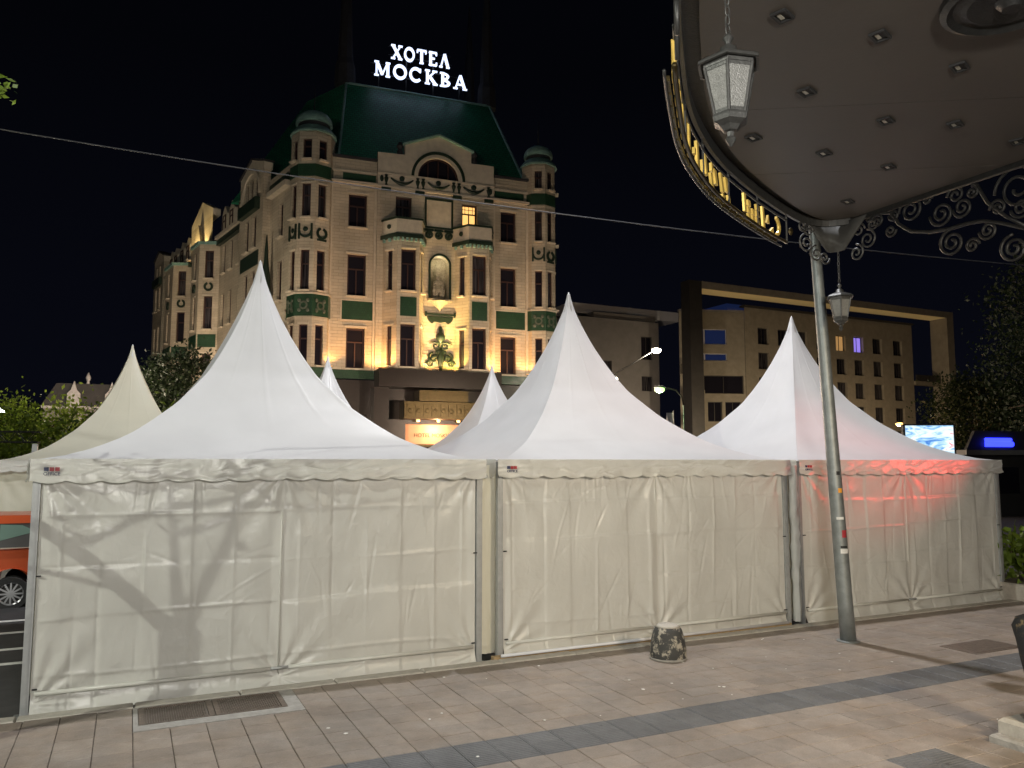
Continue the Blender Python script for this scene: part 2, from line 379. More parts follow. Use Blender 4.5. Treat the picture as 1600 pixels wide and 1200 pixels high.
        for a, b, c, d in [h[:4] for h in holes]:
            q = y + depth
            s.add([(a, y, c), (b, y, c), (b, y, d), (a, y, d), (a, q, c), (b, q, c), (b, q, d), (a, q, d)],
                  [(0, 4, 5, 1), (1, 5, 6, 2), (2, 6, 7, 3), (3, 7, 4, 0)])
            if back: s.add([(a, q, c), (b, q, c), (b, q, d), (a, q, d)], [(0, 1, 2, 3)])
        return s
    def build(s, name, mat, parent=None, smooth=False, kind=None):
        me = bpy.data.meshes.new(name)
        vs = s.v
        if s.m is not None: vs = [s.m @ Vector(p) for p in vs]
        me.from_pydata([tuple(p) for p in vs], [], s.f); me.update()
        me.materials.append(M(mat) if isinstance(mat, str) else mat)
        if smooth:
            me.shade_smooth() if smooth is True else me.set_sharp_from_angle(angle=R(smooth))
            if smooth is not True:
                me.polygons.foreach_set('use_smooth', [True] * len(me.polygons))
        o = bpy.data.objects.new(name, me); col.objects.link(o)
        if parent: o.parent = parent
        if kind: o['kind'] = kind
        return o
def gridmesh(P, closed=False):
    h, w = P.shape[:2]
    idx = np.arange(h * w).reshape(h, w)
    f = np.stack([idx[:-1, :-1], idx[:-1, 1:], idx[1:, 1:], idx[1:, :-1]], -1).reshape(-1, 4)
    return P.reshape(-1, 3), f
def npobj(name, vs, fs, mat, parent=None, smooth=True, kind=None):
    me = bpy.data.meshes.new(name)
    me.vertices.add(len(vs)); me.vertices.foreach_set('co', np.asarray(vs, np.float32).ravel())
    k = fs.shape[1]
    me.loops.add(fs.size); me.loops.foreach_set('vertex_index', np.asarray(fs, np.int32).ravel())
    me.polygons.add(len(fs)); me.polygons.foreach_set('loop_start', np.arange(0, fs.size, k, dtype=np.int32))
    if smooth: me.polygons.foreach_set('use_smooth', np.ones(len(fs), bool))
    me.update(calc_edges=True); me.validate()
    me.materials.append(M(mat))
    o = bpy.data.objects.new(name, me); col.objects.link(o)
    if parent: o.parent = parent
    if kind: o['kind'] = kind
    return o
def thing(name, label, cat, loc=(0, 0, 0), rz=0., group=None):
    o = bpy.data.objects.new(name, None); col.objects.link(o); o.empty_display_size = .2
    o.location = loc; o.rotation_euler = (0, 0, rz); tag(o, label, cat, group)
    return o
def tag(o, label, cat, group=None):
    o['label'] = label; o['category'] = cat
    if group: o['group'] = group
    return o
def struct(o): o['kind'] = 'structure'; return o
def piece(name, mesh, parent, loc, rz=0.):
    o = bpy.data.objects.new(name, mesh); col.objects.link(o); o.parent = parent; o.location = loc; o.rotation_euler = (0, 0, rz); return o
def lamp(name, kind, parent, loc, power, color, size=.1, aim=None, spot=120, blend=.4):
    l = bpy.data.lights.new(name, kind); l.energy = power; l.color = color
    l.shadow_soft_size = size
    if kind == 'SPOT': l.spot_size = R(spot); l.spot_blend = blend
    o = bpy.data.objects.new(name, l); col.objects.link(o); o.parent = parent; o.location = loc
    if aim is not None:
        o.rotation_euler = (Vector(aim) - Vector(loc)).to_track_quat('-Z', 'Y').to_euler()
    return o
def frame(P, ang):
    return Matrix.Translation(Vector(P)) @ Matrix.Rotation(ang, 4, 'Z')
def vnoise(x, y, seed, sc=1.):
    r = np.random.default_rng(seed); T = r.random((64, 64))
    x = x * sc; y = y * sc
    xi = np.floor(x).astype(int); yi = np.floor(y).astype(int); fx = x - xi; fy = y - yi
    fx = fx * fx * (3 - 2 * fx); fy = fy * fy * (3 - 2 * fy)
    g = lambda a, b: T[a % 64, b % 64]
    return (g(xi, yi) * (1 - fx) + g(xi + 1, yi) * fx) * (1 - fy) + (g(xi, yi + 1) * (1 - fx) + g(xi + 1, yi + 1) * fx) * fy - .5
def textmesh(name, txt, size, mat, parent, loc, rot, ext=.003):
    c = bpy.data.curves.new(name, 'FONT'); c.body = txt; c.size = size; c.extrude = ext; c.align_x = 'CENTER'
    t = bpy.data.objects.new(name, c); col.objects.link(t)
    bpy.context.view_layer.update()
    me = bpy.data.meshes.new_from_object(t.evaluated_get(bpy.context.evaluated_depsgraph_get()))
    bpy.data.objects.remove(t); me.materials.clear(); me.materials.append(M(mat))
    o = bpy.data.objects.new(name, me); col.objects.link(o); o.parent = parent; o.location = loc; o.rotation_euler = rot
    return o
def proj(p):
    v = Vector(p) - Vector((0, 0, 2.4)); fw = Vector((0, math.cos(PITCH), math.sin(PITCH))); up = Vector((0, -math.sin(PITCH), math.cos(PITCH)))
    d = v.dot(fw)
    return (800 + 1241 * v.x / d, 600 - 1241 * v.dot(up) / d) if d > .1 else (1e6, 1e6)

# ------------------------------------------------------------------ ground, pavement
g = MB().box(-500, 500, -60, 900, -.6, -.06)
road = struct(g.build('road', 'asphalt'))
for k, v in enumerate((-2.5, -3.38, -4.56, -5.56)):
    m = MB(frame(RW(-1.6, v), RA)).box(-2.2, 1.45, -.06, .06, -.058, -.054)
    m.build('road_line', 'paint_white', road)
pav = bpy.data.objects.new('pavement', None); col.objects.link(pav); pav.location = RW(0, 0, 0); pav.rotation_euler = (0, 0, RA); struct(pav)
MB().box(-30, 60, -30, -.30, -.5, -.012).build('paving_bed', 'tile_bed', pav)
ks = MB().bbox(.006, .994, -.295, -.11, -.4, .006, .012)
kme = ks.build('kerb_stone', 'kerb', pav).data
first = bpy.data.objects['kerb_stone']; first.location = (-4, 0, 0)
for i in range(-3, 18): piece('kerb_stone', kme, pav, (i, 0, random.uniform(-.003, .003)))
TU, TV = .305, .2575
GR = (1.0, 2.50, .30, .98)             # grate surround in u, v
def tile_mesh(name, w, h, mat):
    o = MB().bbox(.003, w - .003, .003, h - .003, -.03, 0, .004).build(name, mat, None); me = o.data; bpy.data.objects.remove(o); return me
tm = tile_mesh('paving_tile', TU, TV, 'tile')
# ribbed tactile tile
def tact_mesh(w, h):
    b = MB().bbox(.002, w - .002, .002, h - .002, -.03, -.001, .003)
    nr = 7
    for i in range(nr):
        y = (i + .5) * h / nr
        b.add([(.012, y - .013, -.001), (w - .012, y - .013, -.001), (w - .012, y + .013, -.001), (.012, y + .013, -.001),
               (.018, y - .007, .004), (w - .018, y - .007, .004), (w - .018, y + .007, .004), (.018, y + .007, .004)],
              [(4, 5, 6, 7), (0, 1, 5, 4), (1, 2, 6, 5), (2, 3, 7, 6), (3, 0, 4, 7)])
    o = b.build('tactile_tile', 'tactile', None); me = o.data; bpy.data.objects.remove(o); return me
ttm = tact_mesh(TU, TV)
spots = []
STRIP = (2.5625, 3.0775)
rows = []
v = .305
while v < 9: rows.append(v); v += TV
strip_rows = [i for i, r_ in enumerate(rows) if 2.5 < r_ < 3.1][:2]
for i, v0 in enumerate(rows):
    for j in range(-8, 60):
        u0 = j * TU + .07
        c = RW(u0 + TU / 2, v0 + TV / 2)
        x, y = proj(c)
        if not (-60 < x < 1680 and 900 < y < 1262): continue
        if u0 + TU > GR[0] and u0 < GR[1] and v0 + TV > GR[2] and v0 < GR[3] - .02: continue
        spots.append((c.y, u0, v0, i in strip_rows or (6.25 < u0 < 7.0 and 4.3 < v0 < 4.95)))
spots.sort()
tact = [s for s in spots if s[3]]; plain = [s for s in spots if not s[3]]
random.seed(8)
for k, (_, u0, v0, _) in enumerate(tact):
    piece('tactile_tile', ttm, pav, (u0, -v0 - TV, random.uniform(-.001, .001)))
for k, (_, u0, v0, _) in enumerate(plain[:300]):
    o = piece('paving_tile', tm, pav, (u0, -v0 - TV, random.uniform(-.0025, .0015)))
    o.rotation_euler = (random.uniform(-.004, .004), random.uniform(-.004, .004), random.uniform(-.004, .004))
rest = MB()
for (_, u0, v0, _) in plain[300:]:
    z = random.uniform(-.0025, .0015)
    rest.bbox(u0 + .003, u0 + TU - .003, -v0 - TV + .003, -v0 - .003, -.03, z, .004)
rest.build('paving_tiles', 'tile', pav, kind='stuff')
# drain grate set in a concrete collar
dg = thing('drain_grate', 'pair of brown ribbed steel drain grates in a concrete collar by the left tent', 'grate', RW(.985, 1.0775, 0), RA)
MB().box(.002, 1.523, .002, .77, -.05, -.010).build('collar', 'concrete', dg)
MB().box(.003, .045, .003, .765, -.04, .002).box(1.385, 1.521, .003, .765, -.04, .002).box(.045, 1.385, .003, .17, -.04, .002).box(.045, 1.385, .73, .765, -.04, .002).build('collar_rim', 'concrete', dg)
for x0, x1 in ((.05, .71), (.72, 1.38)):
    gr = MB().box(x0, x0 + .05, .175, .725, -.01, .006).box(x1 - .05, x1, .175, .725, -.01, .006).box(x0 + .05, x1 - .05, .175, .195, -.01, .006).box(x0 + .05, x1 - .05, .705, .725, -.01, .006).build('grate_frame', 'steel_cover', dg)
    sl = MB(); n = 26
    for i in range(n):
        x = x0 + .055 + (x1 - x0 - .11) * i / n
        sl.box(x, x + .012, .197, .703, -.009, .003)
    sl.build('slats', 'steel_cover', dg, kind='stuff')
ic = thing('inspection_cover', 'dark flat rectangular inspection cover in paving near the tactile strip', 'cover', RW(10.5, 2.46, 0), RA)
MB().box(0, .95, 0, .5, -.004, .004).build('rim', 'steel_cover', ic)
MB().bbox(.04, .91, .04, .46, 0, .008, .003).build('plate', 'steel_cover', ic)
lt = MB()
random.seed(21)
for i in range(34):
    u = random.uniform(2.5, 9.5); v = random.uniform(.5, 2.5) if random.random() < .8 else random.uniform(2.5, 4.2); s = random.uniform(.006, .022); a = random.uniform(0, 6)
    p = [(u + s * random.uniform(.6, 1.3) * math.cos(a + k * 1.26), -v + s * random.uniform(.6, 1.3) * math.sin(a + k * 1.26)) for k in range(5)]
    lt.slab(p, .003, .006)
lo = lt.build('litter', 'litter'); lo.location = RW(0, 0); lo.rotation_euler = (0, 0, RA); lo['kind'] = 'stuff'; lo['label'] = 'small pale scraps of litter scattered over the paving'; lo['category'] = 'litter'

# ------------------------------------------------------------------ pagoda tents
W = 4.85; EAVE = 2.417; PEAK = 5.237
TT = np.array([0, .02, .05, .10, .16, .25, .4, .5, .6, .7, .8, .9, 1.0]); TS = np.array([1, .875, .785, .67, .58, .46, .31, .24, .178, .122, .073, .032, .006])
def roof_mesh(seed, n=60, m=81):
    V = []; F = []; off = 0
    t = np.linspace(0, 1, n) ** 1.35; s = np.linspace(-1, 1, m)
    tt, ss = np.meshgrid(t, s, indexing='ij')
    # smooth profile
    fine = np.linspace(0, 1, 400); pr = np.interp(fine, TT, TS)
    k = np.ones(17) / 17; prs = np.convolve(np.pad(pr, 8, mode='edge'), k, 'valid'); prs[0] = 1; prs = np.where(fine < .02, pr, prs)
    r = np.interp(tt, fine, prs) * (W / 2 + .02)
    inner = .055 * (1 - ss ** 2) * np.sin(np.pi * tt) ** .8 * (W / 2) * .55
    sag = -.03 * (1 - ss ** 2) * np.sin(np.pi * np.clip(tt * 2.2, 0, 1))
    for q in range(4):
        wr = .004 * vnoise(ss * 3 + 9 * q, tt * 3, seed + q, 1.) * np.clip(tt * 6, 0, 1) + .0012 * vnoise(ss * 9, tt * 2 + q, seed + 7 + q, 1.) * np.clip((1 - tt) * 2, 0, 1) * np.clip(tt * 8, 0, 1)
        seam = .005 * (np.exp(-(ss / .02) ** 2) + .6 * np.exp(-((np.abs(ss) - .5) / .02) ** 2) + .8 * np.exp(-((np.abs(ss) - .97) / .03) ** 2)) * np.clip(tt * 10, 0, 1)
        rr = np.maximum(r - inner * np.clip(r, 0, 1) - wr * np.clip(r * 3, 0, 1) * (1 - ss ** 8) + seam * np.clip(r * 4, 0, 1), .004)
        x = ss * r; y = -rr; wb = .55 * np.clip(tt * 1.5, 0, 1) ** .8; nrm = np.hypot(ss, 1); x = x * (1 - wb) + wb * x / nrm * 1.14; y = y * (1 - wb) + wb * y / nrm * 1.14; z = EAVE + (PEAK - EAVE) * tt + sag * np.clip(r, 0, 1)
        c, sn = [(1, 0), (0, 1), (-1, 0), (0, -1)][q]
        P = np.stack([c * x - sn * y + W / 2, sn * x + c * y + W / 2, z], -1)
        vs, fs = gridmesh(P); V.append(vs); F.append(fs + off); off += len(vs)
    return np.concatenate(V), np.concatenate(F)
def wall_grid(x0, x1, z0, z1, nx, nz, seed, amp=1.):
    xs = np.linspace(x0, x1, nx); zs = np.linspace(z0, z1, nz)
    X, Z = np.meshgrid(xs, zs)
    r = np.random.default_rng(seed)
    h = np.zeros_like(X)
    w = x1 - x0
    # fold lines left from packing
    for k, fx in enumerate(np.arange(x0 + .16, x1 - .05, .41)):
        c = fx + .02 * vnoise(Z * 1.3, Z * 0 + k, seed + k, 1.) + r.uniform(-.05, .05)
        sg = r.choice([1, -1, 1]); h += sg * r.uniform(.004, .009) * np.exp(-np.abs(X - c) / .014) * np.clip(.55 + 1.3 * vnoise(Z * 2, Z * 0 + 3 * k, seed + 40 + k), .1, 1.2)
        h += r.uniform(-.004, .004) * np.tanh((X - c) / .03)
    for k, fz in enumerate(np.arange(z0 + .40, z1 - .1, .50)):
        c = fz + .05 * (X - x0) / w * r.uniform(-1, 1) + .04 * vnoise(X * 1.1, X * 0 + k, seed + 20 + k) + r.uniform(-.05, .05)
        sg = r.choice([1, -1, 1]); h += sg * r.uniform(.005, .011) * np.exp(-np.abs(Z - c) / .014) * np.clip(.6 + 1.3 * vnoise(X * 1.7, X * 0 + 5 * k, seed + 60 + k), .1, 1.2)
        h += r.uniform(-.005, .005) * np.tanh((Z - c) / .03)
    # soft pillows between the folds, tension wrinkles from the corners
    h += .030 * vnoise(X * 1.3 + 3, Z * .8, seed + 90) + .009 * vnoise(X * 3.4, Z * 2.2, seed + 91)
    for k in range(16):
        cx, cz = r.uniform(x0, x1), r.uniform(z0 + .1, z1); a = r.choice([r.normal(.9, .35), r.normal(-.9, .35), r.normal(1.5, .2)]); L = r.uniform(.08, .38); wd = r.uniform(.007, .016)
        s_ = (X - cx) * math.cos(a) + (Z - cz) * math.sin(a); q_ = -(X - cx) * math.sin(a) + (Z - cz) * math.cos(a) + .03 * s_ ** 2 / max(L, .1)
        h += r.choice([-1, 1]) * r.uniform(.002, .005) * np.exp(-(s_ / L) ** 2) * np.exp(-(q_ / wd) ** 2)
    for k in range(9):
        cx = r.uniform(x0 + .1, x1 - .1); top_ = r.random() < .6; cz = z1 if top_ else z0 + .1; lean_ = r.uniform(-.25, .25); dz = np.abs(Z - cz); L = r.uniform(.25, .8)
        h += r.uniform(.002, .006) * r.choice([-1, 1]) * np.exp(-((X - cx - lean_ * dz) / (.010 + .022 * dz)) ** 2) * np.exp(-(dz / L) ** 2)
    for cx, cz, sgn in ((x0, z1, 1), (x1, z1, -1), (x0, z0 + .1, 1), (x1, z0 + .1, -1)):
        d = np.hypot(X - cx, Z - cz); a = np.arctan2(np.abs(cz - Z), np.abs(X - cx) + 1e-3)
        h += .010 * np.cos(a * 13 + cx) * np.exp(-d / .5)
    edge = np.clip(np.minimum((X - x0), (x1 - X)) / .1, .15, 1) * np.clip((z1 - Z) / .1, 0, 1)
    return X, Z, 1.9 * h * edge * amp
def side_cloth(x0, x1, z0, z1, y, seed, nx, nz, to, name, mat, parent, amp=1., flare=.0):
    X, Z, h = wall_grid(x0, x1, z0, z1, nx, nz, seed, amp)
    Y = y - h - flare * np.clip((z0 + .16 - Z) / .16, 0, 1) ** 1.5
    P = np.stack(to(X, Y, Z), -1); vs, fs = gridmesh(P)
    return npobj(name, vs, fs, mat, parent)
def valance(to, seed, parent, n=300):
    xs = np.linspace(-.02, W + .02, n); rows = np.linspace(0, 1, 22)
    X, T = np.meshgrid(xs, rows)
    per = .305
    bot = .215 + .028 * np.abs(np.sin(np.pi * X / per)) + .012 * vnoise(X * 1.5, X * 0, seed)
    Z = EAVE + .012 - T * bot
    e = np.exp(-X / .35) + np.exp(-(W - X) / .35)
    Y = -.035 - .03 * T - .055 * T * vnoise(X * 2.2, T * .8, seed + 1) - .025 * T * vnoise(X * 7, T * 2, seed + 2) - .02 * e * T * np.cos(T * 5 + X * 9) - .012 * (1 - np.abs(2 * vnoise(X * 4 + T * 3, T * 2.5 - X, seed + 3))) ** 5
    vs, fs = gridmesh(np.stack(to(X, Y, Z), -1))
    return npobj('valance', vs, fs, 'tent_wall', parent)
FR = lambda X, Y, Z: (X, Y, Z)
LF = lambda X, Y, Z: (Y, W - X, Z)
RT = lambda X, Y, Z: (W - Y, X, Z)
BK = lambda X, Y, Z: (W - X, W - Y, Z)
def tent(u, v, seed, label, front=True, cream=False, group='white pagoda tents'):
    t = thing('pagoda_tent', label, 'tent', RW(u, v, 0), RA, group)
    vs, fs = roof_mesh(seed)
    ro = npobj('roof', vs, fs, 'tent_cream' if cream else 'tent_roof', t)
    ro.data.set_sharp_from_angle(angle=R(28))
    MB().lathe([(.10, PEAK - .33), (.055, PEAK - .16), (.022, PEAK - .03), (.006, PEAK + .03)], 12, (W / 2, W / 2, 0)).build('tip_cap', 'tent_roof', t, True)
    for k, to in enumerate((FR, LF, RT, BK)):
        valance(to, seed + 11 * k, t, 300 if k == 0 and front else 120)
    for x, y in ((.04, .05), (W - .04, .05), (.04, W - .05), (W - .04, W - .05)):
        p = MB().box(x - .035, x + .035, y - .035, y + .035, -.056, EAVE - .02)
        p.box(x - .012, x + .012, y - .041, y - .035, -.05, EAVE - .1) if y < 1 else None
        po = p.build('post', 'aluminium', t)
        MB().box(x - .09, x + .09, y - .075, y + .075, -.0585, -.045).build('foot_plate', 'galvanised', po)
    H = W / 2
    wm = 'tent_cream' if cream else 'tent_wall'
    if front:
        side_cloth(.085, H + .012, -.045, EAVE - .10, .035, seed + 100, 170, 150, FR, 'wall_panel', wm, t, flare=.07)
        side_cloth(H - .012, W - .085, -.045, EAVE - .10, .05, seed + 200, 170, 150, FR, 'wall_panel', wm, t, flare=.06)
        MB().tube([(H, .045, .05), (H - .006, .04, 1.2), (H, .045, EAVE - .1)], .012, 6).build('zip_seam', 'tent_wall', t, True)
        for a, b in ((.12, H - .09), (H + .1, W - .12)):
            MB().tube([(a, .012, .155), (b, .012, .155)], .022, 8).build('hem_rail', 'tent_wall', t, True)
        MB().tube([(H - .11, .012, .155), (H + .12, .012, .155)], .017, 8).build('rail_joint', 'aluminium', t, True)
        for x, z in ((.1, 1.28), (W - .1, 1.28), (.12, .2), (W - .12, .2)):
            MB().box(x - .022, x + .022, -.002, .02, z - .006, z + .006).build('eyelet', 'black_rubber', t)
        # maker's mark on the valance
        for k in range(3):
            MB().box(.10 + k * .048, .14 + k * .048, -.062, -.052, EAVE - .11, EAVE - .072).build('logo_square', 'navy_print' if k == 0 else 'red_print', t)
        textmesh('logo_text', 'OFFICE', .046, 'navy_print', t, (.17, -.064, EAVE - .152), (math.pi / 2, 0, 0), .004)
    else:
        side_cloth(.085, W - .085, .0, EAVE - .1, .04, seed + 100, 110, 60, FR, 'wall_panel', wm, t, .8)
    side_cloth(.085, W - .085, .0, EAVE - .1, .045, seed + 300, 60, 40, LF, 'wall_panel', 'tent_cream', t, .8)
    side_cloth(.085, W - .085, .0, EAVE - .1, .045, seed + 400, 60, 40, RT, 'wall_panel', 'tent_cream', t, .8)
    side_cloth(.085, W - .085, .0, EAVE - .1, .045, seed + 500, 60, 40, BK, 'wall_panel', 'tent_cream', t, .8)
    return t
t1 = tent(0, 0, 1, 'big white pagoda tent at the left with a tree shadow across its wall')
t2 = tent(W + .204, 0, 2, 'white pagoda tent in the middle, behind the squat concrete bollard')
t3 = tent(2 * (W + .204), 0, 3, 'white pagoda tent at the right with a red glow on its edge')
tent(.81 - W / 2, -12.3 + W / 2, 4, 'cream pagoda tent behind the orange car, farther back at the left', False, True)
tent(5.6 - W / 2, -12.3 + W / 2, 5, 'far white tent whose tip shows just right of the big left tent peak', False)
tent(10.48 - W / 2, -12.3 + W / 2, 6, 'far white tent seen in front of the lit hotel entrance', False)
# pale flaps that close the gaps between the front tents
for t_ in (t1, t2):
    X, Z, h_ = wall_grid(W - .03, W + .235, .02, EAVE - .06, 14, 60, 71)
    vs, fs = gridmesh(np.stack((X, .16 - h_ * .6, Z), -1)); npobj('gap_flap', vs, fs, 'tent_cream', t_)
# floor bar along the middle tent
MB().box(-.10, W - .12, -.10, -.02, -.04, .03).build('floor_bar', 'wood_board', t2)
MB().tube([(-.02, -.14, .045), (W - .2, -.12, .045)], .02, 8).build('floor_pipe', 'white_frame', t2, True)
# crumpled film wrapped round the post between the middle and right tents
fx = W + .10
fl = MB(); pr = []
random.seed(3)
for i in range(26):
    z = .02 + i * .093; pr.append((.055 + .02 * random.random(), z))
fl.lathe(pr, 11, (fx, .0, 0)); fl.v = [(x + random.uniform(-.012, .012), y + random.uniform(-.012, .012), z) for x, y, z in fl.v]
fl.build('plastic_wrap', 'tent_wall', t2, 40)
# ------------------------------------------------------------------ hotel
HP = (-11.0, 48.0); HA = R(20.5)
hotel = thing('hotel', 'floodlit old hotel with green tiled roof and glowing rooftop sign', 'hotel', (HP[0], HP[1], 0), HA)
HI = frame((HP[0], HP[1], 0), HA).inverted()
I4 = Matrix.Identity(4)
def window(Fm, x0, x1, z0, z1, y, lit=False, style=2, sill=True, parent=hotel, fm='window_wood', pm='pane_dark', transom=True, trim=None):
    w = x1 - x0; b = min(.09, w * .12)
    f = MB(Fm); f.box(x0, x0 + b, y - .02, y + .06, z0, z1).box(x1 - b, x1, y - .02, y + .06, z0, z1).box(x0 + b, x1 - b, y - .02, y + .06, z0, z0 + b).box(x0 + b, x1 - b, y - .02, y + .06, z1 - b, z1)
    zt = z0 + (z1 - z0) * .66
    if transom: f.box(x0 + b, x1 - b, y - .015, y + .05, zt - .04, zt + .04)
    if style >= 2: f.box((x0 + x1) / 2 - .035, (x0 + x1) / 2 + .035, y - .01, y + .045, z0 + b, (zt - .04) if transom else z1 - b)
    if style >= 3:
        for k in range(1, 4):
            x = x0 + w * k / 4; f.box(x - .012, x + .012, y - .005, y + .04, zt + .04, z1 - b)
        zz = (zt + z1) / 2; f.box(x0 + b, x1 - b, y - .004, y + .039, zz - .012, zz + .012)
    wo = f.build('window', fm, parent)
    MB(Fm).box(x0 + b * .6, x1 - b * .6, y + .062, y + .075, z0 + b * .6, z1 - b * .6).build('pane', 'lit_pane' if lit else ('pane_curtain' if pm == 'pane_dark' and PR.random() < .55 else pm), wo)
    if sill: MB(Fm).box(x0 - .06, x1 + .06, y - .40, y - .02, z0 - .10, z0 - .012).build('sill', trim or 'hotel_trim', wo)
    return wo
PR = random.Random(5)
def ring(mb, cx, cz, r0, r1, y0, y1, a0, a1, n=20):
    vs = []; fs = []
    for i in range(n + 1):
        a = a0 + (a1 - a0) * i / n
        for r in (r0, r1):
            for y in (y0, y1): vs.append((cx + r * math.cos(a), y, cz + r * math.sin(a)))
    for i in range(n):
        q = i * 4
        fs += [(q, q + 4, q + 6, q + 2), (q + 1, q + 3, q + 7, q + 5), (q, q + 1, q + 5, q + 4), (q + 2, q + 6, q + 7, q + 3)]
    fs += [(0, 2, 3, 1), (n * 4, n * 4 + 1, n * 4 + 3, n * 4 + 2)]
    return mb.add(vs, fs)
def facewall(Fm, x0, x1, z0, z1, holes, depth=.28, name='wall', mat='hotel_wall', style=2, lit=(), skip=()):
    MB(Fm).wall(x0, x1, z0, z1, holes, 0, depth).build(name, mat, hotel)
    for i, h in enumerate(holes):
        if i in skip: continue
        window(Fm, h[0] + .01, h[1] - .01, h[2] + .01, h[3] - .01, depth - .07, i in lit, style if i not in lit else 3)
# --- front: two side bays
for a, b, x0, x1, g0, g1 in ((-.35, 2.6, .85, 2.0, .55, 2.62), (10.35, 12.95, 10.93, 12.03, 10.6, 12.66)):
    facewall(I4, a, b, 8, 21.35, [(x0, x1, 8.1, 10.6), (x0, x1, 12.62, 15.25), (x0, x1, 16.98, 19.1)])
    MB().box(g0, g1, -.035, 0.002, 11.12, 12.3).build('tile_panel', 'hotel_green', hotel)
    fr = MB().box(g0 - .08, g1 + .08, -.05, .001, 12.3, 12.38).box(g0 - .08, g1 + .08, -.05, .001, 11.04, 11.12).box(g0 - .08, g0, -.05, .001, 11.12, 12.3).box(g1, g1 + .08, -.05, .001, 11.12, 12.3)
    fr.build('panel_frame', 'hotel_trim', hotel)
    MB().box(g0 - .1, g1 - .1, -.05, .002, 19.98, 20.42).build('cornice_panel', 'hotel_green', hotel)
    MB().box(a, b, -.28, .001, 19.72, 19.86).box(a, b, -.10, .001, 20.5, 20.6).build('cornice', 'hotel_trim', hotel)
    MB().box(a, b, -.16, .3, 21.355, 21.5).build('gutter', 'dark_roof', hotel)
    for z in (10.6, 15.25, 19.1):
        MB().box(x0 - .1, x1 + .1, -.10, .001, z + .02, z + .14).build('lintel', 'hotel_trim', hotel)
    for z in (8.1, 12.62, 16.98):
        pass
    MB().box(a + .02, b - .02, -.12, .05, 7.45, 7.995).build('tile_band', 'hotel_green', hotel)
for x in (-.30, 2.45, 10.36, 12.72):
    MB().box(x, x + .16, -.09, .001, 8, 19.7).build('pilaster', 'hotel_trim', hotel)
# --- centre: proud wall, gable, frieze, niche
CF = Matrix.Translation((0, -.25, 0))
holes = [(3.77, 4.8, 17.4, 19.2), (8.15, 9.2, 17.4, 19.2), (6.08, 7.3, 12.72, 15.58)]
MB(CF).wall(2.6, 10.35, 8, 19.8, holes, 0, .45).build('wall', 'hotel_wall', hotel)
MB().add([(2.6, -.25, 8), (2.6, .05, 8), (2.6, .05, 22), (2.6, -.25, 22)], [(0, 3, 2, 1)]).build('return_wall', 'hotel_wall', hotel)
MB().add([(10.35, -.25, 8), (10.35, .05, 8), (10.35, .05, 22), (10.35, -.25, 22)], [(0, 1, 2, 3)]).build('return_wall', 'hotel_wall', hotel)
window(CF, 3.78, 4.79, 17.41, 19.19, .2, False, 2, False); window(CF, 8.16, 9.19, 17.41, 19.19, .2, True, 3, False)
MB(CF).box(2.6, 10.35, 0, .3, 19.8, 20.66).build('frieze', 'hotel_trim', hotel)
arc = [(6.55 + 1.36 * math.cos(a), 20.66 + 1.36 * math.sin(a)) for a in [math.pi * k / 18 for k in range(19)]]
poly = [(2.6, 20.66), (arc[-1][0], 20.66)] + arc[::-1][1:] + [(10.35, 20.66), (10.35, 22.02), (8.78, 22.02), (8.78, 22.75), (6.57, 23.5), (4.34, 22.65), (4.34, 22.0), (2.6, 21.95)]
MB(CF).prism(poly, 0, .35).build('gable', 'hotel_trim', hotel)
gc = MB(CF)
for (xa, za), (xb, zb) in (((4.2, 22.62), (6.57, 23.53)), ((6.57, 23.53), (8.92, 22.72))):
    gc.add([(xa, -.14, za), (xb, -.14, zb), (xb, .45, zb), (xa, .45, za), (xa, -.14, za + .12), (xb, -.14, zb + .12), (xb, .45, zb + .12), (xa, .45, za + .12)],
           [(0, 3, 2, 1), (4, 5, 6, 7), (0, 1, 5, 4), (1, 2, 6, 5), (2, 3, 7, 6), (3, 0, 4, 7)])
gc.build('gable_coping', 'copper_green', hotel)
ring(MB(CF), 6.55, 20.66, 1.62, 1.8, -.07, .001, 0, math.pi, 26).build('arch_moulding', 'ornament_green', hotel)
ring(MB(CF), 6.55, 20.66, 1.37, 1.5, -.04, .001, 0, math.pi, 26).build('arch_moulding', 'hotel_trim', hotel)
lw = MB(CF)
for x in (-.68, 0, .68): lw.box(6.55 + x - .04, 6.55 + x + .04, .1, .18, 20.67, 20.66 + math.sqrt(1.36 ** 2 - x * x) - .02)
ring(lw, 6.55, 20.66, 1.27, 1.355, .09, .19, 0, math.pi, 20)
lo_ = lw.build('lunette_window', 'window_wood', hotel)
MB(CF).prism([(6.55 + 1.3 * math.cos(math.pi * k / 18), 20.68 + 1.3 * math.sin(math.pi * k / 18)) for k in range(19)], .2, .22).build('pane', 'pane_dark', lo_)
# frieze ornaments
for i, cx in enumerate((4.15, 6.55, 8.95)):
    w = .72
    pts = [(cx - w + 2 * w * k / 12, -.30, 20.34 - .32 * (1 - ((k - 6) / 6) ** 2)) for k in range(13)]
    MB().tube(pts, [.05 + .07 * (1 - abs(k - 6) / 6) for k in range(13)], 6).build('garland', 'ornament_green', hotel, True)
    MB().lathe([(.0, -.36), (.16, -.33), (.18, -.25)], 12, (cx, 0, 20.38), axis='y').build('medallion', 'ornament_green', hotel)
    for s in (-1, 1):
        x = cx + s * 1.02
        MB().lathe([(.10, 19.86), (.05, 19.95), (.11, 20.15), (.15, 20.3), (.06, 20.4), (.12, 20.5)], 8, (x, -.3, 0)).build('urn', 'ornament_green', hotel, True)
for cx in (2.85, 10.12):
    MB().sphere((cx, -.27, 20.25), (.12, .05, .22)).build('medallion', 'ornament_green', hotel)
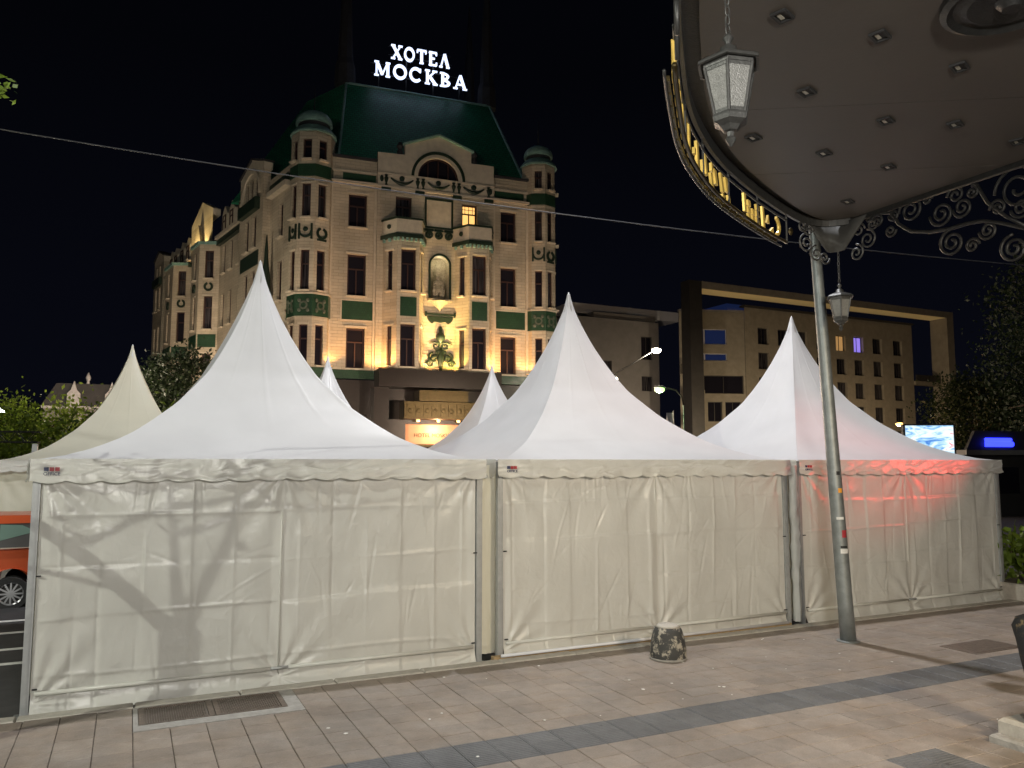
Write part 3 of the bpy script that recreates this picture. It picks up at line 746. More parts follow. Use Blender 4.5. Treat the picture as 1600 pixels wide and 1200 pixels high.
MB(CF).box(2.55, 10.4, -.12, .001, 19.66, 19.8).box(2.58, 10.38, -.08, .001, 20.55, 20.66).build('frieze_moulding', 'hotel_trim', hotel)
for cx in (3.12, 5.3, 7.8, 9.98):
    MB(CF).box(cx - .3, cx + .3, -.16, .001, 19.46, 19.66).build('bracket', 'ornament_green', hotel)
# framed blind panel
MB(CF).box(5.78, 7.42, -.02, .001, 17.45, 19.2).build('blind_panel', 'hotel_trim', hotel)
MB(CF).box(5.66, 5.78, -.07, .002, 17.35, 19.35).box(7.42, 7.54, -.07, .002, 17.35, 19.35).box(5.78, 7.42, -.07, .002, 19.2, 19.35).box(5.78, 7.42, -.07, .002, 17.35, 17.45).build('panel_frame', 'ornament_green', hotel)
for k, cx in enumerate((5.95, 6.6, 7.25)):
    b = MB(); ring(b, cx, 16.9, .13, .26, -.36, -.25, 0, 2 * math.pi, 16); b.sphere((cx, -.29, 16.9), (.1, .06, .1)); b.box(cx - .3, cx + .3, -.33, -.25, 17.15, 17.3)
    b.build('rosette', 'ornament_green', hotel)
# niche
ni = MB(CF)
n_ = [(6.69 + .61 * math.cos(math.pi * k / 12), 14.97 + .61 * math.sin(math.pi * k / 12)) for k in range(13)]
sp = MB(CF)
for k in range(12):
    (xa, za), (xb, zb) = n_[k], n_[k + 1]
    sp.add([(xa, .003, za), (xb, .003, zb), (xb, .003, 15.58), (xa, .003, 15.58), (xa, .45, za), (xb, .45, zb)], [(3, 2, 1, 0), (0, 1, 5, 4)])
sp.build('niche_spandrel', 'hotel_wall', hotel)
bk = MB(CF)
for k in range(10):
    a0, a1 = math.pi * k / 10, math.pi * (k + 1) / 10
    for z0, z1 in ((12.72, 15.6),):
        bk.add([(6.69 - .61 * math.cos(a0), .45 + .45 * math.sin(a0), z0), (6.69 - .61 * math.cos(a1), .45 + .45 * math.sin(a1), z0), (6.69 - .61 * math.cos(a1), .45 + .45 * math.sin(a1), z1), (6.69 - .61 * math.cos(a0), .45 + .45 * math.sin(a0), z1)], [(0, 1, 2, 3)])
bk.add([(6.08, .2, 12.72), (7.3, .2, 12.72), (7.3, .95, 12.72), (6.08, .95, 12.72)], [(0, 1, 2, 3)]).add([(6.08, .44, 15.59), (7.3, .44, 15.59), (7.3, .95, 15.59), (6.08, .95, 15.59)], [(3, 2, 1, 0)])
bk.build('niche', 'statue_stone', hotel, 40)
b = MB(CF); ring(b, 6.69, 14.97, .62, .74, -.10, .002, 0, math.pi, 18); b.box(5.95, 6.07, -.1, .002, 12.7, 14.97).box(7.31, 7.43, -.1, .002, 12.7, 14.97)
b.build('niche_surround', 'ornament_green', hotel)
b = MB(CF).box(5.9, 7.48, -.35, .001, 12.58, 12.71); b.lathe([(.04, 11.95), (.12, 12.1), (.34, 12.35), (.6, 12.57)], 14, (6.69, -.05, 0)); b.build('console', 'statue_stone', hotel)
# relief below the niche
b = MB().box(5.72, 7.75, -.42, -.26, 11.68, 11.78)
for s in (-1, 1): b.box(6.73 + s * .95 - .05, 6.73 + s * .95 + .05, -.4, -.27, 11.6, 11.9)
b.build('relief_bar', 'ornament_green', hotel)
b = MB()
poly = [(6.73 - .85 + 1.7 * k / 12, 11.6 - .0 * k) for k in range(13)] + [(6.73 + .85 * math.cos(math.pi * k / 14), 11.58 - .62 * math.sin(math.pi * k / 14) * (.55 if 4 < k < 10 else .9)) for k in range(1, 14)]
b.prism(poly, -.38, -.26); b.build('relief_basin', 'ornament_green', hotel)
b = MB().lathe([(.06, 10.95), (.12, 10.8), (.10, 10.6), (.28, 10.4), (.30, 10.15), (.12, 9.95), (.09, 9.85)], 12, (6.75, -.35, 0)); b.build('relief_urn', 'ornament_green', hotel, True)
def spiral(c, r, turns, a0, sg=1, y=-.34, n=22, k=.75):
    return [(c[0] + r * (1 - k * i / n) * math.cos(a0 + sg * turns * 2 * math.pi * i / n), y, c[1] + r * (1 - k * i / n) * math.sin(a0 + sg * turns * 2 * math.pi * i / n)) for i in range(n + 1)]
for s in (-1, 1):
    MB().tube(spiral((6.76 + s * .32, 9.68), .26, 1.2, math.pi / 2, s), .055, 6).build('relief_scroll', 'ornament_green', hotel, True)
    MB().tube([(6.76, -.34, 9.85), (6.76 + s * .4, -.36, 9.95), (6.76 + s * .78, -.34, 9.86)], [.05, .07, .03], 6).build('relief_scroll', 'ornament_green', hotel, True)
    MB().tube(spiral((6.78 + s * .5, 8.95), .33, 1.3, math.pi / 2, -s), .075, 6).build('relief_scroll', 'ornament_green', hotel, True)
    MB().tube(spiral((6.78 + s * .72, 8.55), .24, 1.2, 0 if s > 0 else math.pi, s), .06, 6).build('relief_scroll', 'ornament_green', hotel, True)
    for q in range(6):
        x = 6.78 + s * (.12 + .13 * q); z = 9.35 - .16 * q + .1 * (q % 2)
        MB().sphere((x, -.36, z), (.13, .1, .16), 8, 5).build('relief_leaf', 'ornament_green', hotel)
MB().lathe([(.10, 8.15), (.16, 8.5), (.22, 8.9), (.16, 9.3), (.06, 9.6)], 10, (6.78, -.34, 0)).build('relief_stem', 'ornament_green', hotel, True)
# --- two polygonal bays with balconies
def bay(xl, xr):
    pl = [(xl, -.25), (xl + .72, -1.2), (xr - .48, -1.2), (xr, -.25)]
    for k in range(3):
        (xa, ya), (xb, yb) = pl[k], pl[k + 1]
        L = math.hypot(xb - xa, yb - ya); Fm = frame((xa, ya, 0), math.atan2(yb - ya, xb - xa))
        if k == 1:
            w0, w1 = L / 2 - .47, L / 2 + .47
            hs = [(w0, w1, 8.2, 10.85), (w0, w1, 12.95, 15.58)]
            facewall(Fm, 0, L, 8, 16.25, hs)
            MB(Fm).box(w0 - .03, w1 + .06, -.03, .001, 11.35, 12.55).build('tile_panel', 'hotel_green', hotel)
        else:
            c = L * (.5); w = .17 if L < 1.1 else .2
            facewall(Fm, 0, L, 8, 16.25, [(c - w, c + w, 8.25, 10.75), (c - w, c + w, 12.95, 15.5)], .18, style=1)
        for z in ((10.85, 15.58) if k == 1 else (10.75, 15.5)):
            MB(Fm).box(L * .18, L * .82, -.07, .001, z + .02, z + .12).build('lintel', 'hotel_trim', hotel)
    op = [(xl - .18, -.25), (xl + .58, -1.48), (xr - .34, -1.48), (xr + .18, -.25)]
    MB().slab(op, 16.252, 16.5).build('balcony_floor', 'ornament_green', hotel)
    ip = [(xl - .08, -.251), (xl + .62, -1.36), (xr - .38, -1.36), (xr + .08, -.251)]
    MB().slab(ip, 16.502, 17.42).build('balcony_parapet', 'hotel_trim', hotel)
    MB().slab([(x + (.06 if x > (xl + xr) / 2 else -.06), y - (.06 if y < -.5 else 0)) for x, y in ip], 17.422, 17.54).build('balcony_coping', 'ornament_green', hotel)
    for k in range(3):
        (xa, ya), (xb, yb) = op[k], op[k + 1]
        n = 3 if k != 1 else 6
        for i in range(n):
            t = (i + .5) / n; x, y = xa + (xb - xa) * t, ya + (yb - ya) * t
            MB(frame((x, y, 0), math.atan2(yb - ya, xb - xa))).box(-.06, .06, .03, .2, 16.05, 16.25).build('dentil', 'copper_green', hotel)
    for x, y, a in ((xl + .25, -.82, math.atan2(-1.11, .7)), ((xr - .15), -.85, math.atan2(1.11, .46))):
        MB(frame((x, y, 17.0), a)).lathe([(.0, -.08), (.14, -.05), (.16, .05)], 12, axis='y').build('rosette', 'ornament_green', hotel)
bay(3.0, 5.62); bay(7.68, 10.2)
# --- corner towers
def tower(cx, cy, r, faces):
    vp = [(cx + r * math.cos(-math.pi / 2 + k * math.pi / 4), cy + r * math.sin(-math.pi / 2 + k * math.pi / 4)) for k in range(8)]
    for k in range(8):
        (xa, ya), (xb, yb) = vp[k], vp[(k + 1) % 8]
        L = math.hypot(xb - xa, yb - ya); Fm = frame((xa, ya, 0), math.atan2(yb - ya, xb - xa))
        if k in faces:
            w0, w1 = L * .24, L * .76
            hs = [(w0, w1, 8.1, 10.55), (w0, w1, 12.62, 15.1), (w0, w1, 17.1, 19.2), (w0, w1, 20.72, 22.0)]
            facewall(Fm, 0, L, 8, 22.5, hs, .2, style=1)
            for z in (10.55, 15.1, 19.2):
                MB(Fm).box(w0 - .06, w1 + .06, -.06, .001, z + .02, z + .10).build('lintel', 'hotel_trim', hotel)
            o = MB(Fm); ring(o, L / 2, 11.7, .16, .26, -.12, -.06, 0, 2 * math.pi, 14)
            for q in range(4):
                a = math.pi / 4 + q * math.pi / 2
                o.sphere((L / 2 + .36 * math.cos(a), -.08, 11.7 + .42 * math.sin(a)), (.11, .05, .13), 8, 5)
            o.build('lattice_ornament', 'lattice_grey', hotel)
            o = MB(Fm)
            if k == 0:
                ring(o, L / 2, 16.15, .22, .36, -.1, -.002, -math.pi * 1.4, math.pi * .4, 18); o.box(L / 2 - .3, L / 2 + .3, -.09, -.002, 15.68, 15.8)
            else:
                ring(o, L / 2, 16.25, .3, .42, -.1, -.002, math.pi, 2 * math.pi, 14); o.sphere((L / 2, -.05, 16.35), (.16, .06, .16), 8, 5)
                for s in (-1, 1): o.box(L / 2 + s * .38 - .06, L / 2 + s * .38 + .06, -.09, -.002, 15.75, 16.7)
            o.build('wreath', 'ornament_green', hotel)
        else:
            MB(Fm).add([(0, 0, 8), (L, 0, 8), (L, 0, 22.5), (0, 0, 22.5)], [(0, 1, 2, 3)]).build('wall', 'hotel_wall', hotel)
    P8 = lambda rr: [(cx + rr * math.cos(-math.pi / 2 + k * math.pi / 4), cy + rr * math.sin(-math.pi / 2 + k * math.pi / 4)) for k in range(8)]
    def oct(mb, rr, z0, z1): return mb.slab(P8(rr), z0, z1)
    oct(MB(), r + .06, 11.05, 12.38).build('tile_band', 'hotel_green', hotel)
    oct(MB(), r + .12, 12.381, 12.48).build('moulding', 'hotel_trim', hotel)
    oct(MB(), r + .05, 19.65, 20.42).build('tile_band', 'hotel_green', hotel)
    oct(MB(), r + .02, 7.4, 8.0).build('tile_band', 'hotel_green', hotel)
    d = MB().lathe([(r + .1, 22.5), (r + .08, 22.62), (r - .2, 22.95), (r - .32, 23.05)], 16, (cx, cy, 0)); d.build('dome_skirt', 'copper_green', hotel, 30)
    MB().lathe([(r - .36, 23.05), (r - .36, 23.3)], 16, (cx, cy, 0)).build('dome_drum', 'dark_roof', hotel, 30)
    q = r - .2
    MB().lathe([(q, 23.3), (q * 1.0, 23.42)] + [(q * math.cos(a), 23.42 + q * .72 * math.sin(a)) for a in [math.pi / 2 * k / 8 for k in range(1, 8)]] + [(.05, 23.42 + q * .74)], 20, (cx, cy, 0)).build('dome', 'copper_green', hotel, 40)
    MB().tube([(cx, cy, 24.1), (cx, cy, 26.0)], [.05, .02], 6).build('finial', 'dark_roof', hotel, True)
    oct(MB(), r + .0, 22.38, 22.498).build('moulding', 'hotel_trim', hotel)
tower(-1.32, .45, 1.33, (7, 0, 6)); tower(13.85, .45, 1.2, (7, 0, 1))
# --- ground floor, ledge, entrance
MB().wall(-2.8, 15.0, 0, 7.38, [(-1.9, -.4, .6, 5.2), (.6, 2.2, .6, 5.2), (4.6, 8.9, .05, 4.75), (11, 12.6, .6, 5.2)], -.15, .5).build('base_wall', 'granite_red', hotel)
for a, b_ in ((-1.9, -.4), (.6, 2.2), (11, 12.6)):
    window(I4, a + .01, b_ - .01, .61, 5.19, .25, False, 2, False)
MB().box(2.6, 10.4, -1.75, -.151, 6.9, 7.98).build('ledge', 'granite_red', hotel)
for x in (2.4, 9.6): MB().box(x, x + .9, -1.3, -.151, 0, 6.9).build('entrance_pier', 'granite_red', hotel)
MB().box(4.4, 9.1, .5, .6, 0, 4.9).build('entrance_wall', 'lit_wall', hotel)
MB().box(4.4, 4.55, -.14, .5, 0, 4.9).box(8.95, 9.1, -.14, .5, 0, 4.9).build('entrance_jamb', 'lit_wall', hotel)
ec = MB().box(4.2, 9.0, -1.6, -.152, 5.0, 6.05).build('entrance_canopy', 'brass_dark', hotel)
MB().box(5.1, 8.2, -1.7, -.3, 6.08, 6.75).build('canopy_crest', 'brass_dark', ec)
for z in (6.2, 6.4, 6.62): MB().box(5.08, 8.22, -1.73, -1.705, z, z + .05).build('crest_moulding', 'brass_dark', ec)
MB().box(4.15, 9.05, -1.66, -1.605, 5.95, 6.04).box(4.15, 9.05, -1.66, -1.605, 5.0, 5.08).build('canopy_moulding', 'brass_dark', ec)
for k in range(9):
    x = 4.35 + k * .52
    MB().box(x, x + .4, -1.645, -1.602, 5.15, 5.88).build('coffer', 'brass_dark', ec)
    MB().lathe([(.0, -.03), (.13, -.02), (.15, .01)], 10, (x + .2, -1.65, 5.5), axis='y').build('coffer_rosette', 'brass_dark', ec)
textmesh('entrance_lettering', 'HOTEL MOSKVA', .34, 'brass_dark', hotel, (6.55, .48, 3.95), (math.pi / 2, 0, 0), .02)
dr = MB().box(5.4, 5.55, .40, .49, 0, 3.5).box(8.0, 8.15, .40, .49, 0, 3.5).box(5.55, 8.0, .40, .49, 3.35, 3.5).build('entrance_door', 'brass_dark', hotel)
MB().box(5.55, 8.0, .44, .47, .05, 3.35).build('pane', 'pane_dark', dr)
for x in (5.3, 6.6, 7.9):
    lm = MB().lathe([(.09, 4.86), (.11, 4.9), (.11, 4.99)], 10, (x, -.6, 0)).build('downlight', 'lamp_amber', ec)
lamp('entrance_light', 'POINT', hotel, (6.6, -.3, 4.4), 230, (1, .52, .28), .15)
# --- body, roof
MB().add([(15.0, .2, 0), (15.0, 26, 0), (15.0, 26, 21.3), (15.0, .2, 21.3)], [(0, 1, 2, 3)]).build('side_wall', 'hotel_wall', hotel)
base = [(.2, .5, 21.2), (13.0, .5, 21.2), (14.8, 16, 21.2), (-6.0, 11.5, 21.2)]
top = [(1.35, 5.6, 29.0), (12.0, 5.6, 29.0), (12.6, 12, 29.0), (-.9, 9.5, 29.0)]
rf = MB().add(base + top, [(0, 1, 5, 4), (1, 2, 6, 5), (2, 3, 7, 6), (3, 0, 4, 7), (4, 5, 6, 7)]).build('roof', 'roof_green', hotel)
for i in (0, 1):
    MB().tube([base[i], top[i]], .09, 6).build('hip_ridge', 'copper_green', rf)
MB().tube([top[0], top[1]], .10, 6).build('ridge_cap', 'copper_green', rf)
for p in (top[0], top[1], top[2]):
    MB().lathe([(.75, 29.0), (.7, 30.5), (.55, 31), (.35, 36), (.05, 41)], 8, (p[0], p[1] + .6, 0)).build('pinnacle', 'dark_roof', rf)
for x, z in ((4.05, 22.02), (9.05, 22.1)):
    MB().lathe([(.2, z), (.2, z + .25), (.12, z + .35), (.22, z + .6), (.1, z + .85)], 10, (x, .0, 0)).build('finial', 'dark_roof', hotel)
# --- rooftop sign
sg = thing('rooftop_sign', 'glowing white Cyrillic letters of the sign on the hotel roof', 'sign', tuple(frame((HP[0], HP[1], 0), HA) @ Vector((0, 5.3, 29.0))), HA)
def bar(mb, p, q, w, y=0., d=.12):
    (xa, za), (xb, zb) = p, q; dx, dz = xb - xa, zb - za; L = math.hypot(dx, dz); nx, nz = -dz / L * w / 2, dx / L * w / 2
    mb.prism([(xa - nx, za - nz), (xb - nx, zb - nz), (xb + nx, zb + nz), (xa + nx, za + nz)], y, y + d)
def letter(ch, x, z, w, h):
    mb = MB(); t = h * .17; s = h * .085; th = h * .10
    P = lambda a, b: (x + a * w, z + b * h)
    serif = lambda a, b, k=.2: bar(mb, P(a - k, b), P(a + k, b), s, -.002 * random.random())
    if ch == 'X': bar(mb, P(.12, .97), P(.88, .03), t); bar(mb, P(.86, .97), P(.12, .03), th, .004); [serif(a, b) for a in (.15, .85) for b in (.04, .96)]
    if ch == 'O':
        for k in range(24):
            a, b_ = 2 * math.pi * k / 24, 2 * math.pi * (k + 1) / 24
            f = lambda q, r: P(.5 + r * math.cos(q) * (.5 if r == 1 else .5), .5 + r * .52 * math.sin(q))
            mb.prism([f(a, .66), f(a, 1), f(b_, 1), f(b_, .66)], 0, .12)
    if ch == 'C':
        for k in range(20):
            a, b_ = .75 + 4.8 * k / 20, .75 + 4.8 * (k + 1) / 20
            f = lambda q, r: P(.52 + r * math.cos(q) * .5, .5 + r * .52 * math.sin(q))
            mb.prism([f(a, .66), f(a, 1), f(b_, 1), f(b_, .66)], 0, .12)
        bar(mb, P(.86, .70), P(.86, .96), s * 1.1, .003)
    if ch == 'T': bar(mb, P(.5, 0), P(.5, .95), t); bar(mb, P(.02, .95), P(.98, .95), th, .003); bar(mb, P(.05, .75), P(.05, .95), s, .001); bar(mb, P(.95, .75), P(.95, .95), s, .001); serif(.5, .04)
    if ch == 'E': bar(mb, P(.24, 0), P(.24, 1), t); [bar(mb, P(.05, b_), P(c, b_), th, .003) for b_, c in ((.05, .92), (.95, .9))]; bar(mb, P(.24, .52), P(.7, .52), th, .003); bar(mb, P(.9, .05), P(.9, .25), s, .001); bar(mb, P(.88, .76), P(.88, .95), s, .001)
    if ch == 'L': bar(mb, P(.5, .98), P(.88, .03), t); bar(mb, P(.48, .98), P(.14, .03), th, .004); serif(.14, .04, .16); serif(.86, .04, .16)
    if ch == 'A': bar(mb, P(.5, .99), P(.86, .03), t); bar(mb, P(.48, .98), P(.14, .03), th, .004); bar(mb, P(.26, .34), P(.72, .34), th * .9, .003); serif(.14, .04, .16); serif(.86, .04, .16)
    if ch == 'M': bar(mb, P(.15, .02), P(.15, .97), th); bar(mb, P(.83, .02), P(.83, .97), t, .002); bar(mb, P(.17, .97), P(.5, .12), t, .004); bar(mb, P(.8, .97), P(.5, .12), th, .003); [serif(a, b_, .13) for a in (.15, .83) for b_ in (.04, .96)]
    if ch == 'K': bar(mb, P(.24, 0), P(.24, 1), t); bar(mb, P(.3, .45), P(.82, .96), th, .003); bar(mb, P(.42, .55), P(.88, .03), t, .004); [serif(a, b_, .18) for a, b_ in ((.24, .04), (.24, .96), (.84, .04), (.8, .96))]
    if ch == 'B':
        bar(mb, P(.26, 0), P(.26, 1), t); serif(.2, .04, .16); serif(.2, .96, .16)
        for cz, rz, rx in ((.74, .25, .5), (.26, .26, .6)):
            for k in range(12):
                a, b_ = -math.pi / 2 + math.pi * k / 12, -math.pi / 2 + math.pi * (k + 1) / 12
                f = lambda q, r: P(.3 + r * rx * math.cos(q), cz + (rz if r == 1 else rz * .58) * math.sin(q))
                mb.prism([f(a, .62), f(a, 1), f(b_, 1), f(b_, .62)], .005, .125)
    mb.build('letter', 'sign_light', sg)
def word(txt, x0, x1, z, h, wid):
    tot = sum(wid[c] for c in txt); gap = .16 * h; k = (x1 - x0 - gap * (len(txt) - 1)) / tot; x = x0
    for c in txt: letter(c, x, z, wid[c] * k, h); x += wid[c] * k + gap
WD = dict(X=.95, O=1.0, T=.9, E=.85, L=.95, M=1.2, C=.95, K=.98, B=.9, A=1.0)
word('XOTEL', 4.5, 8.8, 2.28, 1.06, WD); word('MOCKBA', 3.25, 10.15, .82, 1.08, WD)
for z in (1.0, 1.75, 2.6, 3.25): MB().box(3.0 if z < 2 else 4.3, 10.45 if z < 2 else 9.0, .2, .26, z, z + .06).build('rail', 'dark_iron', sg)
for x in (3.6, 5.6, 7.6, 9.6): MB().box(x, x + .08, .27, .355, 0, 3.4 if 4.3 < x < 9 else 2).build('support', 'dark_iron', sg)
# --- left wing
WA = R(126.2)
wx = Vector((-math.cos(WA), -math.sin(WA), 0))
WF = HI @ frame((-14.2, 49.0, 0), math.atan2(wx.y, wx.x))       # local x runs towards the corner tower, so x = -u
def wx_(u): return -u
def wing_wall(u0, u1, z0, z1, wins, off=0., lit=(), style=1, name='wall', mat='hotel_wall', depth=.25):
    Fm = WF @ Matrix.Translation((0, -off, 0))
    facewall(Fm, -u1, -u0, z0, z1, [(-b_, -a, c, d) for a, b_, c, d in wins], depth, name, mat, style, lit)
    return Fm
Z3 = (8.1, 10.6), (12.62, 15.2), (16.8, 19.0)
def cols(us, w=.75, zs=Z3): return [(u - w / 2, u + w / 2, a, b_) for u in us for a, b_ in zs]
wing_wall(-.6, 3.3, 0.05, 21.2, cols((1.2,)))
wing_wall(8.2, 14.6, 0.05, 19.6, cols((9.6, 11.7, 13.5)))
wing_wall(16.2, 23.0, 0.05, 19.6, cols((22.0,)))
wing_wall(27.8, 31.2, 0.05, 19.6, cols((28.8, 30.3)))
def sect(u0, u1, z1, off, wins, apex=None, arch=None):
    Fm = wing_wall(u0, u1, .05, z1, wins, off)
    MB(Fm).box(-u1, -u1 + .001, 0, off, .05, z1).build('return_wall', 'hotel_wall', hotel); MB(Fm).box(-u0 - .001, -u0, 0, off, .05, z1).build('return_wall', 'hotel_wall', hotel)
    if apex:
        c = -(u0 + u1) / 2
        MB(Fm).prism([(-u1, z1 + .001), (-u0, z1 + .001), (-u0, z1 + .5), (c, apex), (-u1, z1 + .5)], 0, .6).build('gable', 'hotel_trim', hotel)
        k = MB(Fm)
        for xa, za, xb, zb in ((-u1 - .1, z1 + .48, c, apex), (c, apex, -u0 + .1, z1 + .48)):
            k.add([(xa, -.12, za), (xb, -.12, zb), (xb, .7, zb), (xa, .7, za), (xa, -.12, za + .14), (xb, -.12, zb + .14), (xb, .7, zb + .14), (xa, .7, za + .14)], [(0, 3, 2, 1), (4, 5, 6, 7), (0, 1, 5, 4), (1, 2, 6, 5), (2, 3, 7, 6), (3, 0, 4, 7)])
        k.build('gable_coping', 'dark_roof', hotel)
    return Fm
Fm = sect(3.3, 8.2, 21.9, .5, [(4.55, 5.35, *z) for z in Z3] + [(6.1, 6.9, *z) for z in Z3] + [(4.5, 5.15, 20.2, 21.7), (5.4, 6.1, 20.2, 21.8), (6.35, 7.0, 20.2, 21.7)], 23.2)
b = MB(Fm); ring(b, -5.75, 20.4, 1.75, 2.0, -.12, -.002, 0, math.pi, 22); b.build('arch_moulding', 'hotel_trim', hotel)
b = MB(Fm).box(-7.6, -3.9, -.35, -.002, 19.3, 20.1); b.build('balcony_rail', 'ornament_green', hotel)
MB(Fm).box(-7.6, -3.9, -.06, -.002, 15.5, 16.5).build('tile_panel', 'ornament_green', hotel)
Fm = sect(31.2, 35.0, 21.4, .5, [(32.0, 32.7, *z) for z in Z3] + [(33.5, 34.2, *z) for z in Z3] + [(32.2, 32.9, 20.0, 21.2), (33.4, 34.1, 20.0, 21.2)], 22.6)
MB(Fm).box(-34.5, -31.7, -.3, -.002, 19.2, 19.9).build('balcony_rail', 'ornament_green', hotel)
MB(Fm).box(-34.5, -31.7, -.06, -.002, 11.2, 12.4).build('tile_panel', 'ornament_green', hotel)
def oriel(u0, u1, z1):
    pl = [(-u1, 0), (-u1 + .9, -1.3), (-u0 - .9, -1.3), (-u0, 0)]
    for k in range(3):
        (xa, ya), (xb, yb) = pl[k], pl[k + 1]; L = math.hypot(xb - xa, yb - ya); G = WF @ frame((xa, ya, 0), math.atan2(yb - ya, xb - xa))
        w = .33; c = L / 2
        facewall(G, 0, L, .05, z1, [(c - w, c + w, *z) for z in ((8.3, 10.7), (12.6, 15.2), (16.6, 18.8))], .2, style=1)
        o = MB(G); ring(o, c, 15.95, .2, .36, -.1, -.002, -math.pi * 1.4, math.pi * .4, 16); o.build('wreath', 'ornament_green', hotel)
        MB(G).box(.1, L - .1, -.05, -.002, 11.2, 12.2).build('tile_panel', 'hotel_green', hotel)
        for z in (10.72, 15.22): MB(G).box(c - .42, c + .42, -.07, -.002, z, z + .1).build('lintel', 'hotel_trim', hotel)
    MB(WF).slab([(x * 1.0, y - .15) for x, y in pl], z1, z1 + .25).build('oriel_roof', 'copper_green', hotel)
oriel(14.6, 18.6, 19.3); oriel(22.9, 27.4, 19.3)
Fm = wing_wall(16.4, 22.8, 19.62, 22.2, [], .15)
MB(Fm).prism([(-22.8, 22.201), (-16.4, 22.201), (-16.4, 22.7), (-19.6, 24.0), (-22.8, 22.7)], 0, .6).build('gable', 'hotel_trim', hotel)
MB(Fm).prism([(-20.6, 19.7), (-18.6, 19.7), (-19.0, 21.0), (-19.6, 22.0), (-20.2, 21.0)], -.3, -.002).build('relief_group', 'statue_stone', hotel)
# cornice, dormers, wing roof
for u0, u1 in ((8.2, 14.6), (22.9, 31.2)):
    MB(WF).box(-u1, -u0, -.45, .3, 19.6, 19.85).build('cornice', 'hotel_trim', hotel)
    MB(WF).box(-u1, -u0, -.3, -.001, 19.15, 19.55).build('cornice_band', 'ornament_green', hotel)
for u in (9.6, 11.7, 13.5, 24.3, 26.3, 28.6, 30.2):
    d = MB(WF).prism([(-u - .65, 19.86), (-u + .65, 19.86), (-u + .65, 21.4), (-u, 22.1), (-u - .65, 21.4)], -.05, 1.6).build('dormer', 'hotel_trim', hotel)
    window(WF, -u - .38, -u + .38, 19.95, 21.35, -.09, False, 1, False)
MB(WF).add([(-35, .3, 19.86), (.6, .3, 19.86), (.6, 3.8, 24.0), (-35, 3.8, 24.0), (.6, 9, 24.0), (-35, 9, 24.0)], [(0, 1, 2, 3), (3, 2, 4, 5)]).build('wing_roof', 'dark_roof', hotel)
MB(WF).add([(-35, 0, 0), (-35, 12, 0), (-35, 12, 21), (-35, 0, 21)], [(0, 1, 2, 3)]).build('end_wall', 'hotel_wall', hotel)
MB(WF).lathe([(.45, 13.2), (.35, 13.6), (.3, 14.4), (.15, 15.4), (.12, 16.2), (.03, 17.2)], 8, (-2.6, -.4, 0)).build('corner_statue', 'ornament_green', hotel, True)
MB(WF).lathe([(.08, 12.2), (.25, 12.7), (.5, 13.18)], 8, (-2.6, -.4, 0)).build('console', 'statue_stone', hotel, True)
MB(WF).box(-3.0, .4, -.4, .001, 19.75, 20.1).build('cornice', 'hotel_trim', hotel)
MB(WF).box(-3.0, .3, -.2, -.001, 20.11, 20.6).build('cornice_band', 'ornament_green', hotel)
# --- lights of the hotel: floodlights standing on the ledge and the wing
def floodlight(Fm, p, power, color, aim, label, spot=110, size=.06):
    w = frame((HP[0], HP[1], 0), HA) @ Fm @ Vector(p)
    f = thing('floodlight', label, 'floodlight', w, 0, 'floodlights on the hotel')
    MB().box(-.12, .12, -.06, .06, .05, .1).box(-.02, .02, -.02, .02, 0, .05).build('housing', 'dark_iron', f)
    MB().box(-.1, .1, -.05, .05, .102, .112).build('lens', 'lamp_amber', f)
    a = frame((HP[0], HP[1], 0), HA) @ Fm @ Vector(aim) - w
    lamp('floodlight_beam', 'SPOT', f, (0, 0, .17), power, color, size, tuple(a), spot, .6)
AM = (1, .46, .13); YE = (1, .66, .14); LG = (.85, 1, .25)
floodlight(I4, (5.95, -1.0, 7.98), 240, (1, .56, .18), (6.3, -.2, 11.5), 'bright floodlight left of the hotel relief ornament', 150)
floodlight(I4, (7.5, -1.0, 7.98), 240, (1, .64, .12), (7.2, -.2, 11.5), 'bright floodlight right of the hotel relief ornament', 150)
floodlight(I4, (2.72, -1.4, 7.98), 480, AM, (2.9, -.1, 11.5), 'floodlight at the foot of the hotel left bay', 150)
floodlight(I4, (10.3, -1.5, 7.98), 480, AM, (10.35, -.1, 11.5), 'floodlight at the foot of the hotel right bay', 150)
floodlight(I4, (-.1, -.6, 8.0), 150, AM, (-.1, -.05, 11), 'small floodlight beside the hotel left corner tower', 120)
floodlight(I4, (12.62, -.6, 8.0), 150, AM, (12.6, -.05, 11), 'small floodlight beside the hotel right corner tower', 120)
floodlight(WF, (-18.8, -.75, 19.0), 1100, (1, .72, .3), (-18.9, .0, 21.5), 'left twin floodlight below the lit wing gable', 140)
floodlight(WF, (-20.6, -.75, 19.0), 1100, (1, .72, .3), (-20.3, .0, 21.5), 'right twin floodlight below the lit wing gable', 140)
floodlight(I4, (6.2, -1.66, 7.98), 1500, (1, .57, .24), (6.5, -.25, 12.8), 'floodlight on the ledge front, left of the hotel centre line', 62)
floodlight(I4, (7.25, -1.66, 7.98), 1500, (1, .70, .2), (6.95, -.25, 12.8), 'floodlight on the ledge front, right of the hotel centre line', 62)
nl = lamp('niche_light', 'POINT', hotel, (6.69, .1, 15.3), 9, (1, .9, .55), .05)
